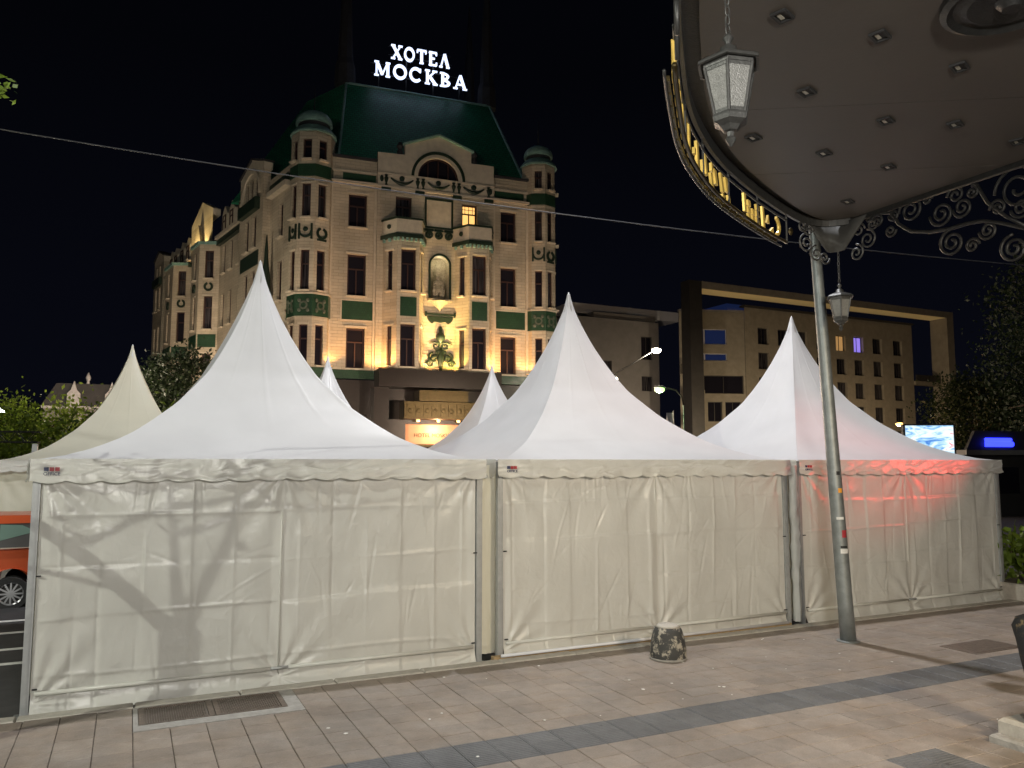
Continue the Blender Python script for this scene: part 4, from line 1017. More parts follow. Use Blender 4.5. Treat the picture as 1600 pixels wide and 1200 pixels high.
# --- statue in the niche
st = thing('niche_statue', 'pale seated figure group in the arched niche of the hotel', 'statue', tuple(frame((HP[0], HP[1], 0), HA) @ Vector((6.69, .2, 12.72))), HA)
MB().box(-.42, .42, -.28, .25, .002, .22).build('plinth', 'statue_stone', st)
def skinfig(name, pts, edges, rad, mat, parent):
    me = bpy.data.meshes.new(name); me.from_pydata(pts, edges, []); o = bpy.data.objects.new(name, me); col.objects.link(o)
    o.modifiers.new('skin', 'SKIN'); o.modifiers.new('sub', 'SUBSURF').levels = 1
    for i, v in enumerate(me.skin_vertices[0].data): v.radius = (rad[i], rad[i]); v.use_root = i == 0
    o.parent = parent; me.materials.append(M(mat)); return o
skinfig('figure', [(0, 0, .62), (0, 0, .95), (-.02, -.02, 1.22), (-.03, -.03, 1.36), (-.04, -.05, 1.52), (-.04, -.06, 1.64), (-.14, -.3, .62), (-.16, -.32, .22), (.14, -.3, .6), (.16, -.3, .22), (-.24, -.06, 1.2), (-.3, -.14, .92), (-.14, -.3, .85), (.2, -.06, 1.2), (.3, -.16, .95), (.18, -.32, .82)],
        [(0, 1), (1, 2), (2, 3), (3, 4), (4, 5), (0, 6), (6, 7), (0, 8), (8, 9), (2, 10), (10, 11), (11, 12), (2, 13), (13, 14), (14, 15)],
        [.24, .2, .19, .07, .12, .1, .14, .12, .14, .12, .09, .07, .05, .09, .07, .05], 'statue_stone', st)
for s in (-1, 1):
    skinfig('child_figure', [(s * .3, -.2, .45), (s * .3, -.2, .68), (s * .3, -.2, .82), (s * .3, -.22, .92), (s * .26, -.22, .22), (s * .15, -.3, .72), (s * .4, -.3, .6)], [(0, 1), (1, 2), (2, 3), (0, 4), (1, 5), (1, 6)], [.12, .1, .05, .09, .1, .04, .04], 'statue_stone', st)
# ------------------------------------------------------------------ entrance canopy overhead (u, v measured from the kerb frame)
CZ = 5.45
CO = RW(8.92, 9.6, 0)
cn = thing('entrance_canopy', 'dark metal entrance canopy overhead with gold letters along its curved edge', 'canopy', CO, RA)
CM = Matrix.Translation((-8.92, 9.6, 0))          # u, -v, z  ->  local
LC = [(2.85, 9.6), (2.85, 8.4), (2.98, 7.3), (3.22, 6.5), (3.58, 5.75), (4.02, 5.13), (4.59, 4.46), (5.02, 3.97), (5.52, 3.53), (6.05, 3.13), (6.59, 2.81), (7.38, 2.39), (7.96, 2.12), (8.45, 1.93), (8.72, 1.88), (8.87, 1.96), (8.92, 2.2)]
def smooth_curve(P, n=90):
    P = np.array(P, float); d = np.r_[0, np.cumsum(np.hypot(*np.diff(P, axis=0).T))]
    t = np.linspace(0, d[-1], 400); q = np.stack([np.interp(t, d, P[:, 0]), np.interp(t, d, P[:, 1])], 1)
    k = np.ones(31) / 31
    s = np.stack([np.convolve(np.pad(q[:, i], 15, mode='reflect', reflect_type='odd'), k, 'valid') for i in (0, 1)], 1)
    return [tuple(x) for x in s[::400 // n]] + [tuple(s[-1])]
EC = smooth_curve(LC)
def clip_v(poly, lo, hi):
    def half(P, f):
        out = []
        for i in range(len(P)):
            a, b = P[i - 1], P[i]; fa, fb = f(a), f(b)
            if (fa >= 0) != (fb >= 0):
                t = fa / (fa - fb); out.append((a[0] + (b[0] - a[0]) * t, a[1] + (b[1] - a[1]) * t))
            if fb >= 0: out.append(b)
        return out
    return half(half(poly, lambda p: p[1] - lo), lambda p: hi - p[1])
outline = EC + [(8.92, 9.6)]
inner = [(u + (.10 if k < len(EC) - 4 else 0), v + .07) for k, (u, v) in enumerate(EC)] + [(8.86, 9.6)]
MB(CM).slab([(u, -v) for u, v in outline], CZ + .05, CZ + .4).build('roof_slab', 'dark_iron', cn)
# soffit panels, seams run straight across
def split(P, seams):
    def half(P, f):
        out = []
        for i in range(len(P)):
            a, b = P[i - 1], P[i]; fa, fb = f(a), f(b)
            if (fa >= 0) != (fb >= 0):
                t = fa / (fa - fb); out.append((a[0] + (b[0] - a[0]) * t, a[1] + (b[1] - a[1]) * t))
            if fb >= 0: out.append(b)
        return out
    res = []
    for lo, hi in seams:
        q = half(half(P, lambda p: (p[1] - .62 * (p[0] - 6)) - lo - .004), lambda p: hi - .004 - (p[1] - .62 * (p[0] - 6)))
        if len(q) > 2: res.append(q)
    return res
for q in split(inner, ((-9, .6), (.6, 2.4), (2.4, 4.3), (4.3, 6.5), (6.5, 20))):
    MB(CM).slab([(u, -v) for u, v in q], CZ, CZ + .045).build('soffit_panel', 'soffit', cn)
# rim lip following the curve, plus side lip
def ribbon(path, z0, z1, th, name, mat, off=0.):
    mb = MB(CM); n = len(path); vs = []; fs = []
    for i, (u, v) in enumerate(path):
        a = path[max(i - 1, 0)]; b = path[min(i + 1, n - 1)]; dx, dy = b[0] - a[0], b[1] - a[1]; L = math.hypot(dx, dy)
        nx, ny = dy / L, -dx / L                      # outward (towards the street side)
        for o in (off, off + th):
            for z in (z0, z1): vs.append((u + nx * o, -(v + ny * o), z))
    for i in range(n - 1):
        q = i * 4; fs += [(q, q + 4, q + 5, q + 1), (q + 2, q + 3, q + 7, q + 6), (q + 1, q + 5, q + 7, q + 3), (q, q + 2, q + 6, q + 4)]
    return mb.add(vs, fs).build(name, mat, cn)
ribbon(EC, CZ - .07, CZ + .3, .035, 'rim', 'lantern_iron', .0)
ribbon([(8.92, 2.2), (8.92, 9.6)], CZ - .05, CZ + .3, .035, 'rim', 'dark_iron')
# sign band with channel letters
arc_l = np.r_[0, np.cumsum(np.hypot(*np.diff(np.array(EC), axis=0).T))]
end_i = min(range(len(EC)), key=lambda i: abs(EC[i][0] - 7.96) + (9 if EC[i][1] > 4 else 0)); S_END = arc_l[end_i]
def on_band(s, o=.0):
    a = S_END - s
    u = np.interp(a, arc_l, [p[0] for p in EC]); v = np.interp(a, arc_l, [p[1] for p in EC])
    u2 = np.interp(a + .05, arc_l, [p[0] for p in EC]); v2 = np.interp(a + .05, arc_l, [p[1] for p in EC])
    L = math.hypot(u2 - u, v2 - v) or 1
    return u + (v2 - v) / L * o, v - (u2 - u) / L * o
def band_piece(mb, quad, o0, o1):      # quad in (s, z)
    k = len(quad); vs = []
    for o in (o0, o1):
        for s, z in quad:
            u, v = on_band(s, o); vs.append((u, -v, z))
    fs = [tuple(range(k)), tuple(range(2 * k - 1, k - 1, -1))] + [(i, i + k, (i + 1) % k + k, (i + 1) % k) for i in range(k)]
    mb.add(vs, fs)
ZB, ZT = CZ - .39, CZ - .11
def rail(z, r, name, mat, o=.05, s0=0., s1=4.95):
    MB(CM).tube([(lambda p: (p[0], -p[1], z))(on_band(s0 + (s1 - s0) * k / 60, o)) for k in range(61)], r, 6).build(name, mat, cn, True)
rail(ZT, .012, 'sign_rail', 'lantern_iron'); rail(ZB, .02, 'sign_rail', 'brass_dark'); rail(ZB - .035, .012, 'sign_rail', 'lantern_iron', .12)
for s in (0, .9, 1.8, 2.7, 3.6, 4.5):
    u, v = on_band(s, .05); MB(CM).tube([(u, -v, ZB), (u, -v, CZ - .02)], .012, 6).build('sign_strut', 'lantern_iron', cn)
random.seed(12)
h = ZT - ZB
def lett(items):
    mb = MB(CM)
    for q in items: band_piece(mb, [(s, ZB + z * h) for s, z in q], .05, .075)
    mb.build('sign_letter', 'gold_lit', cn)
pbr('gold_lit', (.75, .52, .12), .4, .3, var=.3, vscale=9, emit=(1, .66, .16), estr=.10)
R4 = lambda s, w, z0, z1, sl=.0: [(s, z0), (s + w, z0), (s + w + sl, z1), (s + sl, z1)]
arcq = []
for k in range(7):
    a, b = -1.2 + 2.4 * k / 7, -1.2 + 2.4 * (k + 1) / 7
    f = lambda t, r: (.34 - r * .17 * math.cos(t), .5 + r * .47 * math.sin(t))
    arcq.append([f(a, 1), f(b, 1), f(b, .72), f(a, .72)])
lett(arcq)
lett([[(.40, .08), (.52, .08), (.40, .35)], [(.52, .4), (.60, .4), (.55, .75)]])
lett([R4(.66, .055, .02, .95, .03)])
lett([R4(.84 + .13 * i, .075, .1 + .27 * j - .03 * i, .32 + .27 * j - .03 * i, .02) for i in range(3) for j in range(3) if (i, j) != (1, 2)])
lett([R4(1.24, .06, .25, .95, .02)])
lett([R4(1.78, .07, .45, .95, .05), R4(1.74, .06, .05, .35, .02), R4(1.93, .06, .3, .95, .06), R4(1.92, .07, .02, .22, 0)])
lett([R4(2.14, .08, .35, .85, .05), R4(2.28, .07, .1, .55, .05), R4(2.3, .06, .65, .95, .0)])
lett([R4(2.5, .07, .3, .95, .05), R4(2.64, .06, .05, .6, .03)])
lett([R4(2.86, .08, .05, .95, .02), R4(3.0, .06, .4, .6, .0)])
for s in (3.25, 3.45, 3.66, 3.9, 4.1, 4.3, 4.5, 4.68): lett([R4(s, .075, .0, 1.0, .01)])
for s in np.arange(.2, 4.8, .21):
    mb = MB(CM); band_piece(mb, [(s, ZB - .03), (s + .17, ZB - .03), (s + .17, ZB + .012), (s, ZB + .012)], .09, .125); mb.build('sign_tray', 'brass_dark', cn)
# downlights
for u, v in ((4.77, 5.29), (5.59, 5.40), (5.78, 4.53), (6.04, 3.62), (6.53, 5.35), (6.85, 4.42), (6.94, 3.63), (7.48, 4.64), (7.83, 3.65), (8.35, 2.67), (8.38, 4.64), (7.3, 5.5), (4.9, 6.2), (5.9, 6.4), (6.9, 6.4)):
    G = CM @ frame((u, -v, CZ), .35)
    f = MB(G).box(-.075, .075, -.056, -.038, -.018, -.001).box(-.075, .075, .038, .056, -.018, -.001).box(-.075, -.057, -.038, .038, -.018, -.001).box(.057, .075, -.038, .038, -.018, -.001).build('downlight', 'black_rubber', cn)
    MB(G).box(-.056, .056, -.037, .037, -.006, -.001).build('lens', 'black_rubber', f)
    MB(G).box(-.035, .035, .0, .026, -.011, -.0065).build('reflector', 'lens_dull', f)
# ceiling medallion
md = MB(CM)
md.lathe([(.42, CZ - .001), (.42, CZ - .05), (.38, CZ - .07), (.34, CZ - .04), (.30, CZ - .04), (.26, CZ - .06), (.1, CZ - .05), (.06, CZ - .1)], 32, (5.95, -6.12, 0)); md.build('medallion', 'dark_iron', cn, 30)
# wrought-iron scrolls under the straight side, in the plane u = 8.92
def scroll_pts(c, r, turns, a0, sg, n=34, k=.82):
    return [(c[0] + r * (1 - k * i / n) * math.cos(a0 + sg * turns * 2 * math.pi * i / n), c[1] + r * (1 - k * i / n) * math.sin(a0 + sg * turns * 2 * math.pi * i / n)) for i in range(n + 1)]
def iron(pts, w=.016, lead=(), plane='v', name='scroll', at=8.955, mat='dark_iron'):
    P = list(lead) + list(pts)
    for o in (-.012, .012):
        if o < 0 or w > .012:
            pass
    if plane == 'v': q = [(at, -p[0], p[1]) for p in P]
    else: q = [(p[0], -at, p[1]) for p in P]
    return MB(CM).tube(q, w, 6).build(name, mat, cn, True)
SC = [((2.57, 5.32), .085, 1.6, math.pi, -1), ((3.03, 5.32), .16, 1.9, math.pi, -1), ((3.41, 5.17), .145, 1.8, math.pi, 1), ((3.66, 5.17), .115, 1.7, math.pi, 1), ((3.59, 5.33), .10, 1.6, math.pi, -1),
      ((4.27, 5.19), .25, 2.0, math.pi, -1), ((3.52, 4.81), .155, 2.0, math.pi / 2, 1), ((3.93, 4.84), .10, 1.7, math.pi, 1), ((4.19, 4.58), .15, 2.0, math.pi / 2, 1), ((4.29, 4.98), .11, 1.7, math.pi, 1),
      ((2.75, 5.15), .075, 1.5, 0, -1), ((2.8, 5.33), .07, 1.5, math.pi, 1), ((3.25, 5.38), .06, 1.5, 0, 1), ((3.78, 5.3), .07, 1.5, math.pi / 2, -1), ((3.75, 4.72), .08, 1.6, 0, 1), ((4.05, 5.05), .09, 1.6, math.pi, -1), ((4.75, 5.2), .2, 1.9, 0, 1), ((4.9, 4.8), .17, 1.9, math.pi / 2, -1), ((5.4, 5.1), .25, 2, math.pi, -1), ((5.6, 4.6), .2, 1.9, 0, 1)]
for c, r, t, a0, sg in SC: iron(scroll_pts(c, r, t, a0, sg), .017)
iron([(2.42, 5.36), (2.6, 5.41), (2.78, 5.36), (2.86, 5.2), (3.02, 5.07), (3.25, 5.0), (3.5, 4.97), (3.7, 4.975), (3.88, 4.955), (4.07, 4.88), (4.32, 4.75), (4.7, 4.62), (5.2, 4.5), (5.8, 4.2), (6.4, 3.8), (7.2, 3.2), (8.2, 2.6), (9.6, 2.4)], .022, name='bracket_stem')
iron([(3.6, 5.43), (3.74, 5.43), (3.84, 5.36), (3.94, 5.14), (4.14, 4.92), (4.32, 4.78)], .02, name='bracket_stem')
iron([(2.25, 5.4), (9.55, 5.4)], .012, name='bracket_rail', at=8.94)
# corner drop with small scrolls
cd = MB(CM)
pts_t = [(8.42, 1.93), (8.6, 1.9), (8.78, 1.9), (8.9, 2.0), (8.93, 2.2), (8.93, 2.45)]
pts_b = [(8.78, 1.93), (8.82, 1.92), (8.86, 1.92), (8.9, 1.97), (8.92, 2.04), (8.92, 2.1)]
vs = [(u, -v, CZ - .02) for u, v in pts_t] + [(u, -v, CZ - .38) for u, v in pts_b]
cd.add(vs, [(i, i + 1, i + 7, i + 6) for i in range(5)]); cdo = cd.build('corner_drop', 'drop_metal', cn, True); sm_ = cdo.modifiers.new('thick', 'SOLIDIFY'); sm_.thickness = .02
for c, r, t, a0, sg, pl, at_ in (((8.46, 5.30), .06, 1.5, 0, 1, 'u', 1.95), ((8.44, 5.14), .085, 1.7, math.pi / 2, 1, 'u', 1.93), ((8.62, 5.03), .075, 1.6, math.pi / 2, 1, 'u', 1.91), ((8.32, 5.33), .05, 1.4, 0, -1, 'u', 1.99), ((8.78, 5.0), .06, 1.5, 0, -1, 'u', 1.9),
                                 ((2.3, 5.28), .06, 1.5, 0, 1, 'v', 8.95), ((2.42, 5.13), .085, 1.7, math.pi / 2, -1, 'v', 8.95), ((2.25, 5.0), .075, 1.6, math.pi / 2, -1, 'v', 8.95), ((2.5, 5.3), .05, 1.5, 0, -1, 'v', 8.95)):
    iron(scroll_pts(c, r * 1.45, t, a0, sg, 30), .013, plane=pl, at=at_, mat='lantern_iron')
MB(CM).sphere((8.08, -2.03, 5.22), (.035, .02, .05)).build('rosette', 'brass_dark', cn)
# hook scroll at the near end of the sign
hk = [(lambda p: (p[0], -p[1], CZ - .16 + z))(on_band(s, .03)) for s, z in ((4.95, -.2), (5.0, -.05), (5.12, .08), (5.25, .06), (5.3, -.06), (5.22, -.16), (5.14, -.12))]
MB(CM).tube(hk, .018, 6).build('scroll', 'lantern_iron', cn, True)

# lanterns on chains
def lantern(p, label):
    L = thing('hanging_lantern', label, 'lantern', (p[0], p[1], CZ - .02), R(12), 'lanterns hanging from the canopy')
    z = p[2] - (CZ - .02)
    hexp = lambda r, zz: [(r * math.cos(math.pi / 3 * k), r * math.sin(math.pi / 3 * k), zz + z) for k in range(6)]
    ch = MB(); zc = -.0; top = z + .26; i = 0
    while zc - .055 > top:
        a = i * math.pi / 2 + .3
        ch.tube([(.014 * math.cos(t) * math.cos(a), .014 * math.cos(t) * math.sin(a), zc - .03 + .034 * math.sin(t)) for t in [2 * math.pi * k / 10 for k in range(10)]], .0045, 5, True); zc -= .056; i += 1
    ch.build('chain', 'lantern_iron', L, True, kind='stuff')
    MB().lathe([(.012, .275), (.03, .25), (.014, .22), (.022, .205), (.045, .195), (.05, .16), (.06, .155)], 12, (0, 0, z)).build('knob', 'lantern_iron', L, True)
    cp = MB(); prof = [(.06, .156), (.10, .145), (.15, .12), (.178, .10), (.182, .085), (.165, .083), (.14, .10)]
    cp.lathe(prof, 6, (0, 0, z), False); cp.build('cap', 'lantern_iron', L)
    MB().lathe([(.146, .065), (.15, .10), (.10, .10)], 6, (0, 0, z), False).build('collar', 'lantern_iron', L)
    MB().lathe([(.088, -.185), (.098, -.185), (.102, -.2), (.095, -.225), (.06, -.245), (.04, -.27), (.02, -.275), (.02, -.30), (.032, -.315), (.02, -.335), (.006, -.355)], 6, (0, 0, z)).build('base', 'lantern_iron', L)
    T = hexp(.143, .068); B = hexp(.09, -.186)
    for k in range(6):
        a, b = Vector(T[k]), Vector(T[(k + 1) % 6]); c, d = Vector(B[(k + 1) % 6]), Vector(B[k])
        MB().tube([a, d], .0085, 5).build('bar', 'lantern_iron', L)
        m = (a + b + c + d) / 4; q = [m + (x - m) * .86 for x in (a, b, c, d)]
        cen = Vector((0, 0, m.z)); q = [x + (cen - m).normalized() * .004 for x in q]
        MB().add([tuple(x) for x in q], [(0, 1, 2, 3)]).build('pane', 'frost_glass', L)
        fr = MB(); o = [m + (x - m) * .97 for x in (a, b, c, d)]; i_ = [m + (x - m) * .84 for x in (a, b, c, d)]
        fr.add([tuple(x) for x in o + i_], [(j, (j + 1) % 4, (j + 1) % 4 + 4, j + 4) for j in range(4)]); fr.build('pane_frame', 'lantern_iron', L)
    return L
lantern((1.17, 4.1, 4.43), 'large near lantern with frosted panes hanging on a chain at upper right')
lantern((4.32, 10.3, 4.46), 'small far lantern hanging beside the grey street pole')

# ------------------------------------------------------------------ street pole
pb = RW(9.66, 1.24, 0)
sp = thing('street_pole', 'tapered grey steel pole with stickers standing on the pavement', 'pole', pb)
lean = -.045
MB().tube([(0, 0, .0), (lean * .5, 0, .5), (lean * 2.5, 0, 2.5), (lean * 5.5, 0, 5.5), (lean * 9, 0, 9)], [.104, .099, .088, .07, .05], 20).build('shaft', 'galvanised', sp, True)
MB().lathe([(.15, .002), (.15, .012), (.125, .02)], 20).build('collar', 'galvanised', sp)
def sticker(z, ang, w, hh, mat):
    r = .0995 - .0058 * z + .006; vs = []; 
    for i in range(5):
        a = R(ang) + (i / 4 - .5) * w / r
        for zz in (z, z + hh): vs.append((lean * z + r * math.cos(a), r * math.sin(a), zz))
    MB().add(vs, [(2 * i, 2 * i + 2, 2 * i + 3, 2 * i + 1) for i in range(4)]).build('sticker', mat, sp)
for z, a, w, hh, mt in ((2.22, -80, .05, .05, 'black_rubber'), (1.98, -75, .06, .06, 'amber'), (1.62, -95, .1, .035, 'paint_white'), (1.38, -72, .07, .1, 'red_print'), (1.24, -82, .1, .03, 'black_rubber'), (1.17, -82, .11, .06, 'paint_white')): sticker(z, a, w, hh, mt)
# bollard
bo = thing('bollard', 'squat concrete bollard with flaking black paint in front of the middle tent', 'bollard', RW(6.91, .96, 0), .4)
b = MB().lathe([(.205, .002), (.222, .03), (.218, .12), (.200, .24), (.178, .33), (.15, .385), (.09, .412), (.02, .418)], 28)
random.seed(6); b.v = [(x * (1 + random.uniform(-.015, .015)), y * (1 + random.uniform(-.015, .015)), z) for x, y, z in b.v]
b.build('body', 'bollard_paint', bo, True)
MB().lathe([(.153, .384), (.12, .405), (.07, .4205), (.01, .4235)], 24).build('worn_top', 'kerb', bo, True)
MB().lathe([(.226, .0015), (.23, .02), (.215, .035)], 28).build('foot_ring', 'concrete', bo, True)
# weathered post on a stone plinth at the right edge
pp = thing('weathered_post', 'dark mottled post on a pale stone plinth cut off by the right edge', 'post', RW(7.93, 4.85, 0), RA)
pl_ = MB().bbox(-.30, .45, -.42, .32, .0, .07, .02); pl_.build('plinth_step', 'concrete', pp)
MB().bbox(-.20, .45, -.30, .30, .071, .20, .03).build('plinth', 'kerb', pp)
b = MB().lathe([(.14, .201), (.15, .27), (.125, .4), (.135, .6), (.155, .75), (.185, .9), (.20, 1.0), (.18, 1.06), (.1, 1.1)], 14, (-.025, .0, 0))
b.v = [(x + random.uniform(-.008, .008), y + random.uniform(-.008, .008), z) for x, y, z in b.v]; b.build('shaft', 'post_paint', pp, True)

# ------------------------------------------------------------------ cars
def car(label, loc, rz, paint, scale=1.):
    c = thing('parked_car', label, 'car', loc, rz, 'parked cars')
    def arch(cx, r=.36, n=10): return [(cx + r * math.cos(math.pi * k / n), .3 + r * math.sin(math.pi * k / n)) for k in range(n, -1, -1)]
    poly = [(-3.3, .28)] + [(-3.35, .5), (-3.28, .72), (-2.3, .93), (-1.9, .98), (.62, .99), (.76, .9), (.8, .55), (.74, .28)]
    low = [(.36, .28)]
    side = [(-3.3, .28), (-3.36, .5), (-3.28, .74), (-2.9, .86), (-2.2, .95), (.66, 1.0), (.78, .88), (.80, .55), (.74, .28)] + [p for p in arch(0)[::-1]] + [p for p in arch(-2.55)[::-1]]
    b = MB(); n = len(side)
    rings = []
    for y, k in ((.05, .965), (0.0, 1.0), (1.70, 1.0), (1.65, .965)):
        rings.append([((x + 1.28) * k - 1.28, y, (z - .6) * k + .6) for x, z in side])
    vs = sum(rings, []); fs = [tuple(range(n)), tuple(range(4 * n - 1, 3 * n - 1, -1))]
    for q in range(3):
        for i in range(n): fs.append((q * n + i, (q + 1) * n + i, (q + 1) * n + (i + 1) % n, q * n + (i + 1) % n))
    b.add(vs, fs); bo_ = b.build('body', paint, c, 35)
    # greenhouse
    lo_ = [(-2.35, .94), (.70, .99)]; hi = [(-1.55, 1.46), (-.9, 1.54), (.2, 1.55), (.55, 1.48)]
    g = MB()
    L0 = [(-2.3, .06, .94), (.72, .06, .99), (.72, 1.64, .99), (-2.3, 1.64, .94)]
    T = []
    g.add([(-2.3, .06, .94), (.74, .06, .985), (.60, .17, 1.42), (-1.5, .17, 1.42), (-2.3, 1.64, .94), (.74, 1.64, .985), (.60, 1.53, 1.42), (-1.5, 1.53, 1.42)],
          [(0, 1, 2, 3), (5, 4, 7, 6), (1, 5, 6, 2), (4, 0, 3, 7)]); g.build('greenhouse', 'modern_dark', c)
    r_ = MB().add([(-1.56, .15, 1.405), (.66, .15, 1.405), (.62, .22, 1.53), (-.9, .22, 1.55), (-1.4, .25, 1.49), (-1.56, 1.55, 1.405), (.66, 1.55, 1.405), (.62, 1.48, 1.53), (-.9, 1.48, 1.55), (-1.4, 1.45, 1.49)],
                  [(0, 1, 2, 3, 4), (9, 8, 7, 6, 5), (1, 6, 7, 2), (2, 7, 8, 3), (3, 8, 9, 4), (4, 9, 5, 0)]); r_.build('roof', paint, c, 30)
    def sidepanel(poly, name, mat, o=.012):
        f = lambda x, z: (x, .06 + (z - .94) * .11 / .46 - o, z)
        m = MB(); k = len(poly); m.add([f(*p) for p in poly], [tuple(range(k))]); m.build(name, mat, c)
    sidepanel([(-2.1, 1.02), (-1.25, 1.02), (-1.25, 1.385), (-1.48, 1.385)], 'side_window', 'car_glass')
    sidepanel([(-1.17, 1.02), (-.33, 1.02), (-.33, 1.39), (-1.17, 1.39)], 'side_window', 'car_glass')
    sidepanel([(-.22, 1.12), (.32, 1.26), (.10, 1.37), (-.22, 1.39)], 'quarter_window', 'quarter_glass')
    sidepanel([(.42, 1.0), (.74, 1.0), (.61, 1.41), (.28, 1.41), (.46, 1.25)], 'rear_pillar', paint, .02)
    for x in (0, -2.55):
        for y, o in ((.0, 1), (1.70, -1)):
            tw = MB(); c0 = (x, y + o * .02, .235)
            tw.lathe([(.19, 0), (.27, -.005), (.292, .03), (.295, .10), (.285, .17), (.2, .18)], 28, c0, False, axis='y') if o > 0 else tw.lathe([(.19, 0), (.27, .005), (.292, -.03), (.295, -.10), (.285, -.17), (.2, -.18)], 28, c0, False, axis='y')
            w = tw.build('wheel', 'black_rubber', c, 40)
            rm = MB().lathe([(.195, .005 * o), (.19, .03 * o), (.17, .04 * o)], 24, c0, False, axis='y'); rm.lathe([(.045, -.004 * o), (.05, .03 * o)], 12, c0, axis='y')
            for k in range(12):
                a = 2 * math.pi * k / 12; ca, sa = math.cos(a), math.sin(a); wv = .014
                p = [(c0[0] + r * ca + s * wv * -sa, c0[1] + (.006 if r > .1 else .0) * o, c0[2] + r * sa + s * wv * ca) for r, s in ((.04, -1), (.185, -1), (.185, 1), (.04, 1))]
                rm.add(p, [(0, 1, 2, 3)])
            rm.build('rim', 'rim_alloy', w); MB().lathe([(.19, .07 * o), (.0, .075 * o)], 20, c0, False, axis='y').build('brake_disc', 'modern_dark', w)
    for y in (-.004, 1.55): MB().box(.70, .80, y, y + .16, .72, .96).build('tail_light', 'tail_red', c)
    MB().box(.52, .60, -.006, .0, .84, .90).build('side_marker', 'amber', c)
    for y in (.02, 1.44): MB().box(-3.33, -3.1, y, y + .24, .62, .76).build('headlight', 'lens_dull', c)
    MB().box(-3.38, -3.0, .1, 1.6, .3, .48).build('bumper', 'modern_dark', c)
    MB().box(-1.16, -.24, -.002, .0, .88, .895).build('door_handle', 'modern_dark', c)
    MB().box(-2.2, .7, .035, .058, .985, 1.005).build('belt_trim', 'lens_dull', c)
    return c
glass('quarter_glass', (.16, .24, .20), .15)
car('orange hatchback parked behind the left tent, cut off by the left edge', RW(-.86, -6.83, -.06), RA, 'car_orange')
car('black car parked far off at the right edge behind the right tent', (27.6, 44.5, -.06), R(8), 'car_black')

# ------------------------------------------------------------------ trees and plants
def leafmesh(centers, n, spread, size, rng):
    c = centers[rng.integers(0, len(centers), n)] + rng.normal(0, 1, (n, 3)) * spread
    a = rng.normal(0, 1, (n, 3)); a /= np.linalg.norm(a, axis=1)[:, None]
    b = np.cross(a, rng.normal(0, 1, (n, 3))); b /= np.linalg.norm(b, axis=1)[:, None]
    s = size * rng.uniform(.6, 1.3, (n, 1))
    v = np.stack([c - a * s, c + b * s * .5, c + a * s, c - b * s * .5], 1).reshape(-1, 3)
    return v, np.arange(4 * n).reshape(-1, 4)
def tree(name, label, loc, H, rx, crown_z, n, size, mat, seed, trunk_r=.16, spread=.4, group=None, nb=9, rz=1.):
    rng = np.random.default_rng(seed); t = thing(name, label, 'tree', loc, 0, group)
    tr = MB(); tr.tube([(0, 0, 0), (.05, .03, H * .3), (-.04, .05, H * .6), (0, 0, H * .82)], [trunk_r, trunk_r * .8, trunk_r * .55, trunk_r * .2], 8)
    C = []
    for k in range(nb):
        a = 2 * math.pi * k / nb + rng.uniform(-.3, .3); z0 = H * rng.uniform(.3, .65); L = rx * rng.uniform(.55, .95); z1 = crown_z + (H - crown_z) * rng.uniform(.1, .9) * rz
        p = [(0, 0, z0), (L * .45 * math.cos(a), L * .45 * math.sin(a), z0 + (z1 - z0) * .6), (L * math.cos(a), L * math.sin(a), z1)]
        tr.tube(p, [trunk_r * .4, trunk_r * .25, trunk_r * .08], 5)
        C += [p[1], p[2]]
    tr.build('trunk', 'bark', t, True)
    m = max(10, int(n / 90))
    th = rng.uniform(0, 2 * math.pi, m); r = rx * np.sqrt(rng.uniform(0.05, 1, m)); zz = crown_z + (H - crown_z) * rng.uniform(0, 1, m)
    k = np.sqrt(np.clip(1 - ((zz - crown_z - (H - crown_z) * .45) / ((H - crown_z) * .6)) ** 2, .08, 1))
    C = np.concatenate([np.array(C), np.stack([r * k * np.cos(th), r * k * np.sin(th), zz], 1)])
    v, f = leafmesh(C, n, spread, size, rng)
    npobj('crown', v, f, mat, t, False)
    return t
tree('tree', 'leafy green tree by the left edge beyond the cream tent', (-19.0, 31.5, -.06), 4.5, 2.7, 1.8, 9000, .10, 'leaf_lime', 1, group='trees on the square')
tree('tree', 'lower green tree just right of the bright leafy one at left', (-14.9, 30.5, -.06), 4.1, 2.0, 1.6, 6000, .10, 'leaf_green', 2, group='trees on the square')
tree('tree', 'dark tree in front of the hotel left wing', (-18.3, 44, -.06), 8.3, 2.7, 3.2, 9000, .12, 'leaf_dark', 3, group='trees on the square')
tree('tree', 'dark tree beside the far cream tent tip, below the hotel wing', (-20.6, 46.5, -.06), 7.2, 2.4, 2.8, 7000, .12, 'leaf_dark', 4, group='trees on the square')
tree('tree', 'tall dark tree at the right edge under the canopy scrolls', (27.6, 38, -.06), 12.5, 4.0, 3.8, 26000, .11, 'leaf_dark', 5, .3, .6, group='trees on the square')
tree('tree', 'dim tree in front of the modern building right pillar', (36.8, 63, -.06), 9.0, 3.6, 3.6, 11000, .15, 'leaf_dark', 6, .25, .55, group='trees on the square')
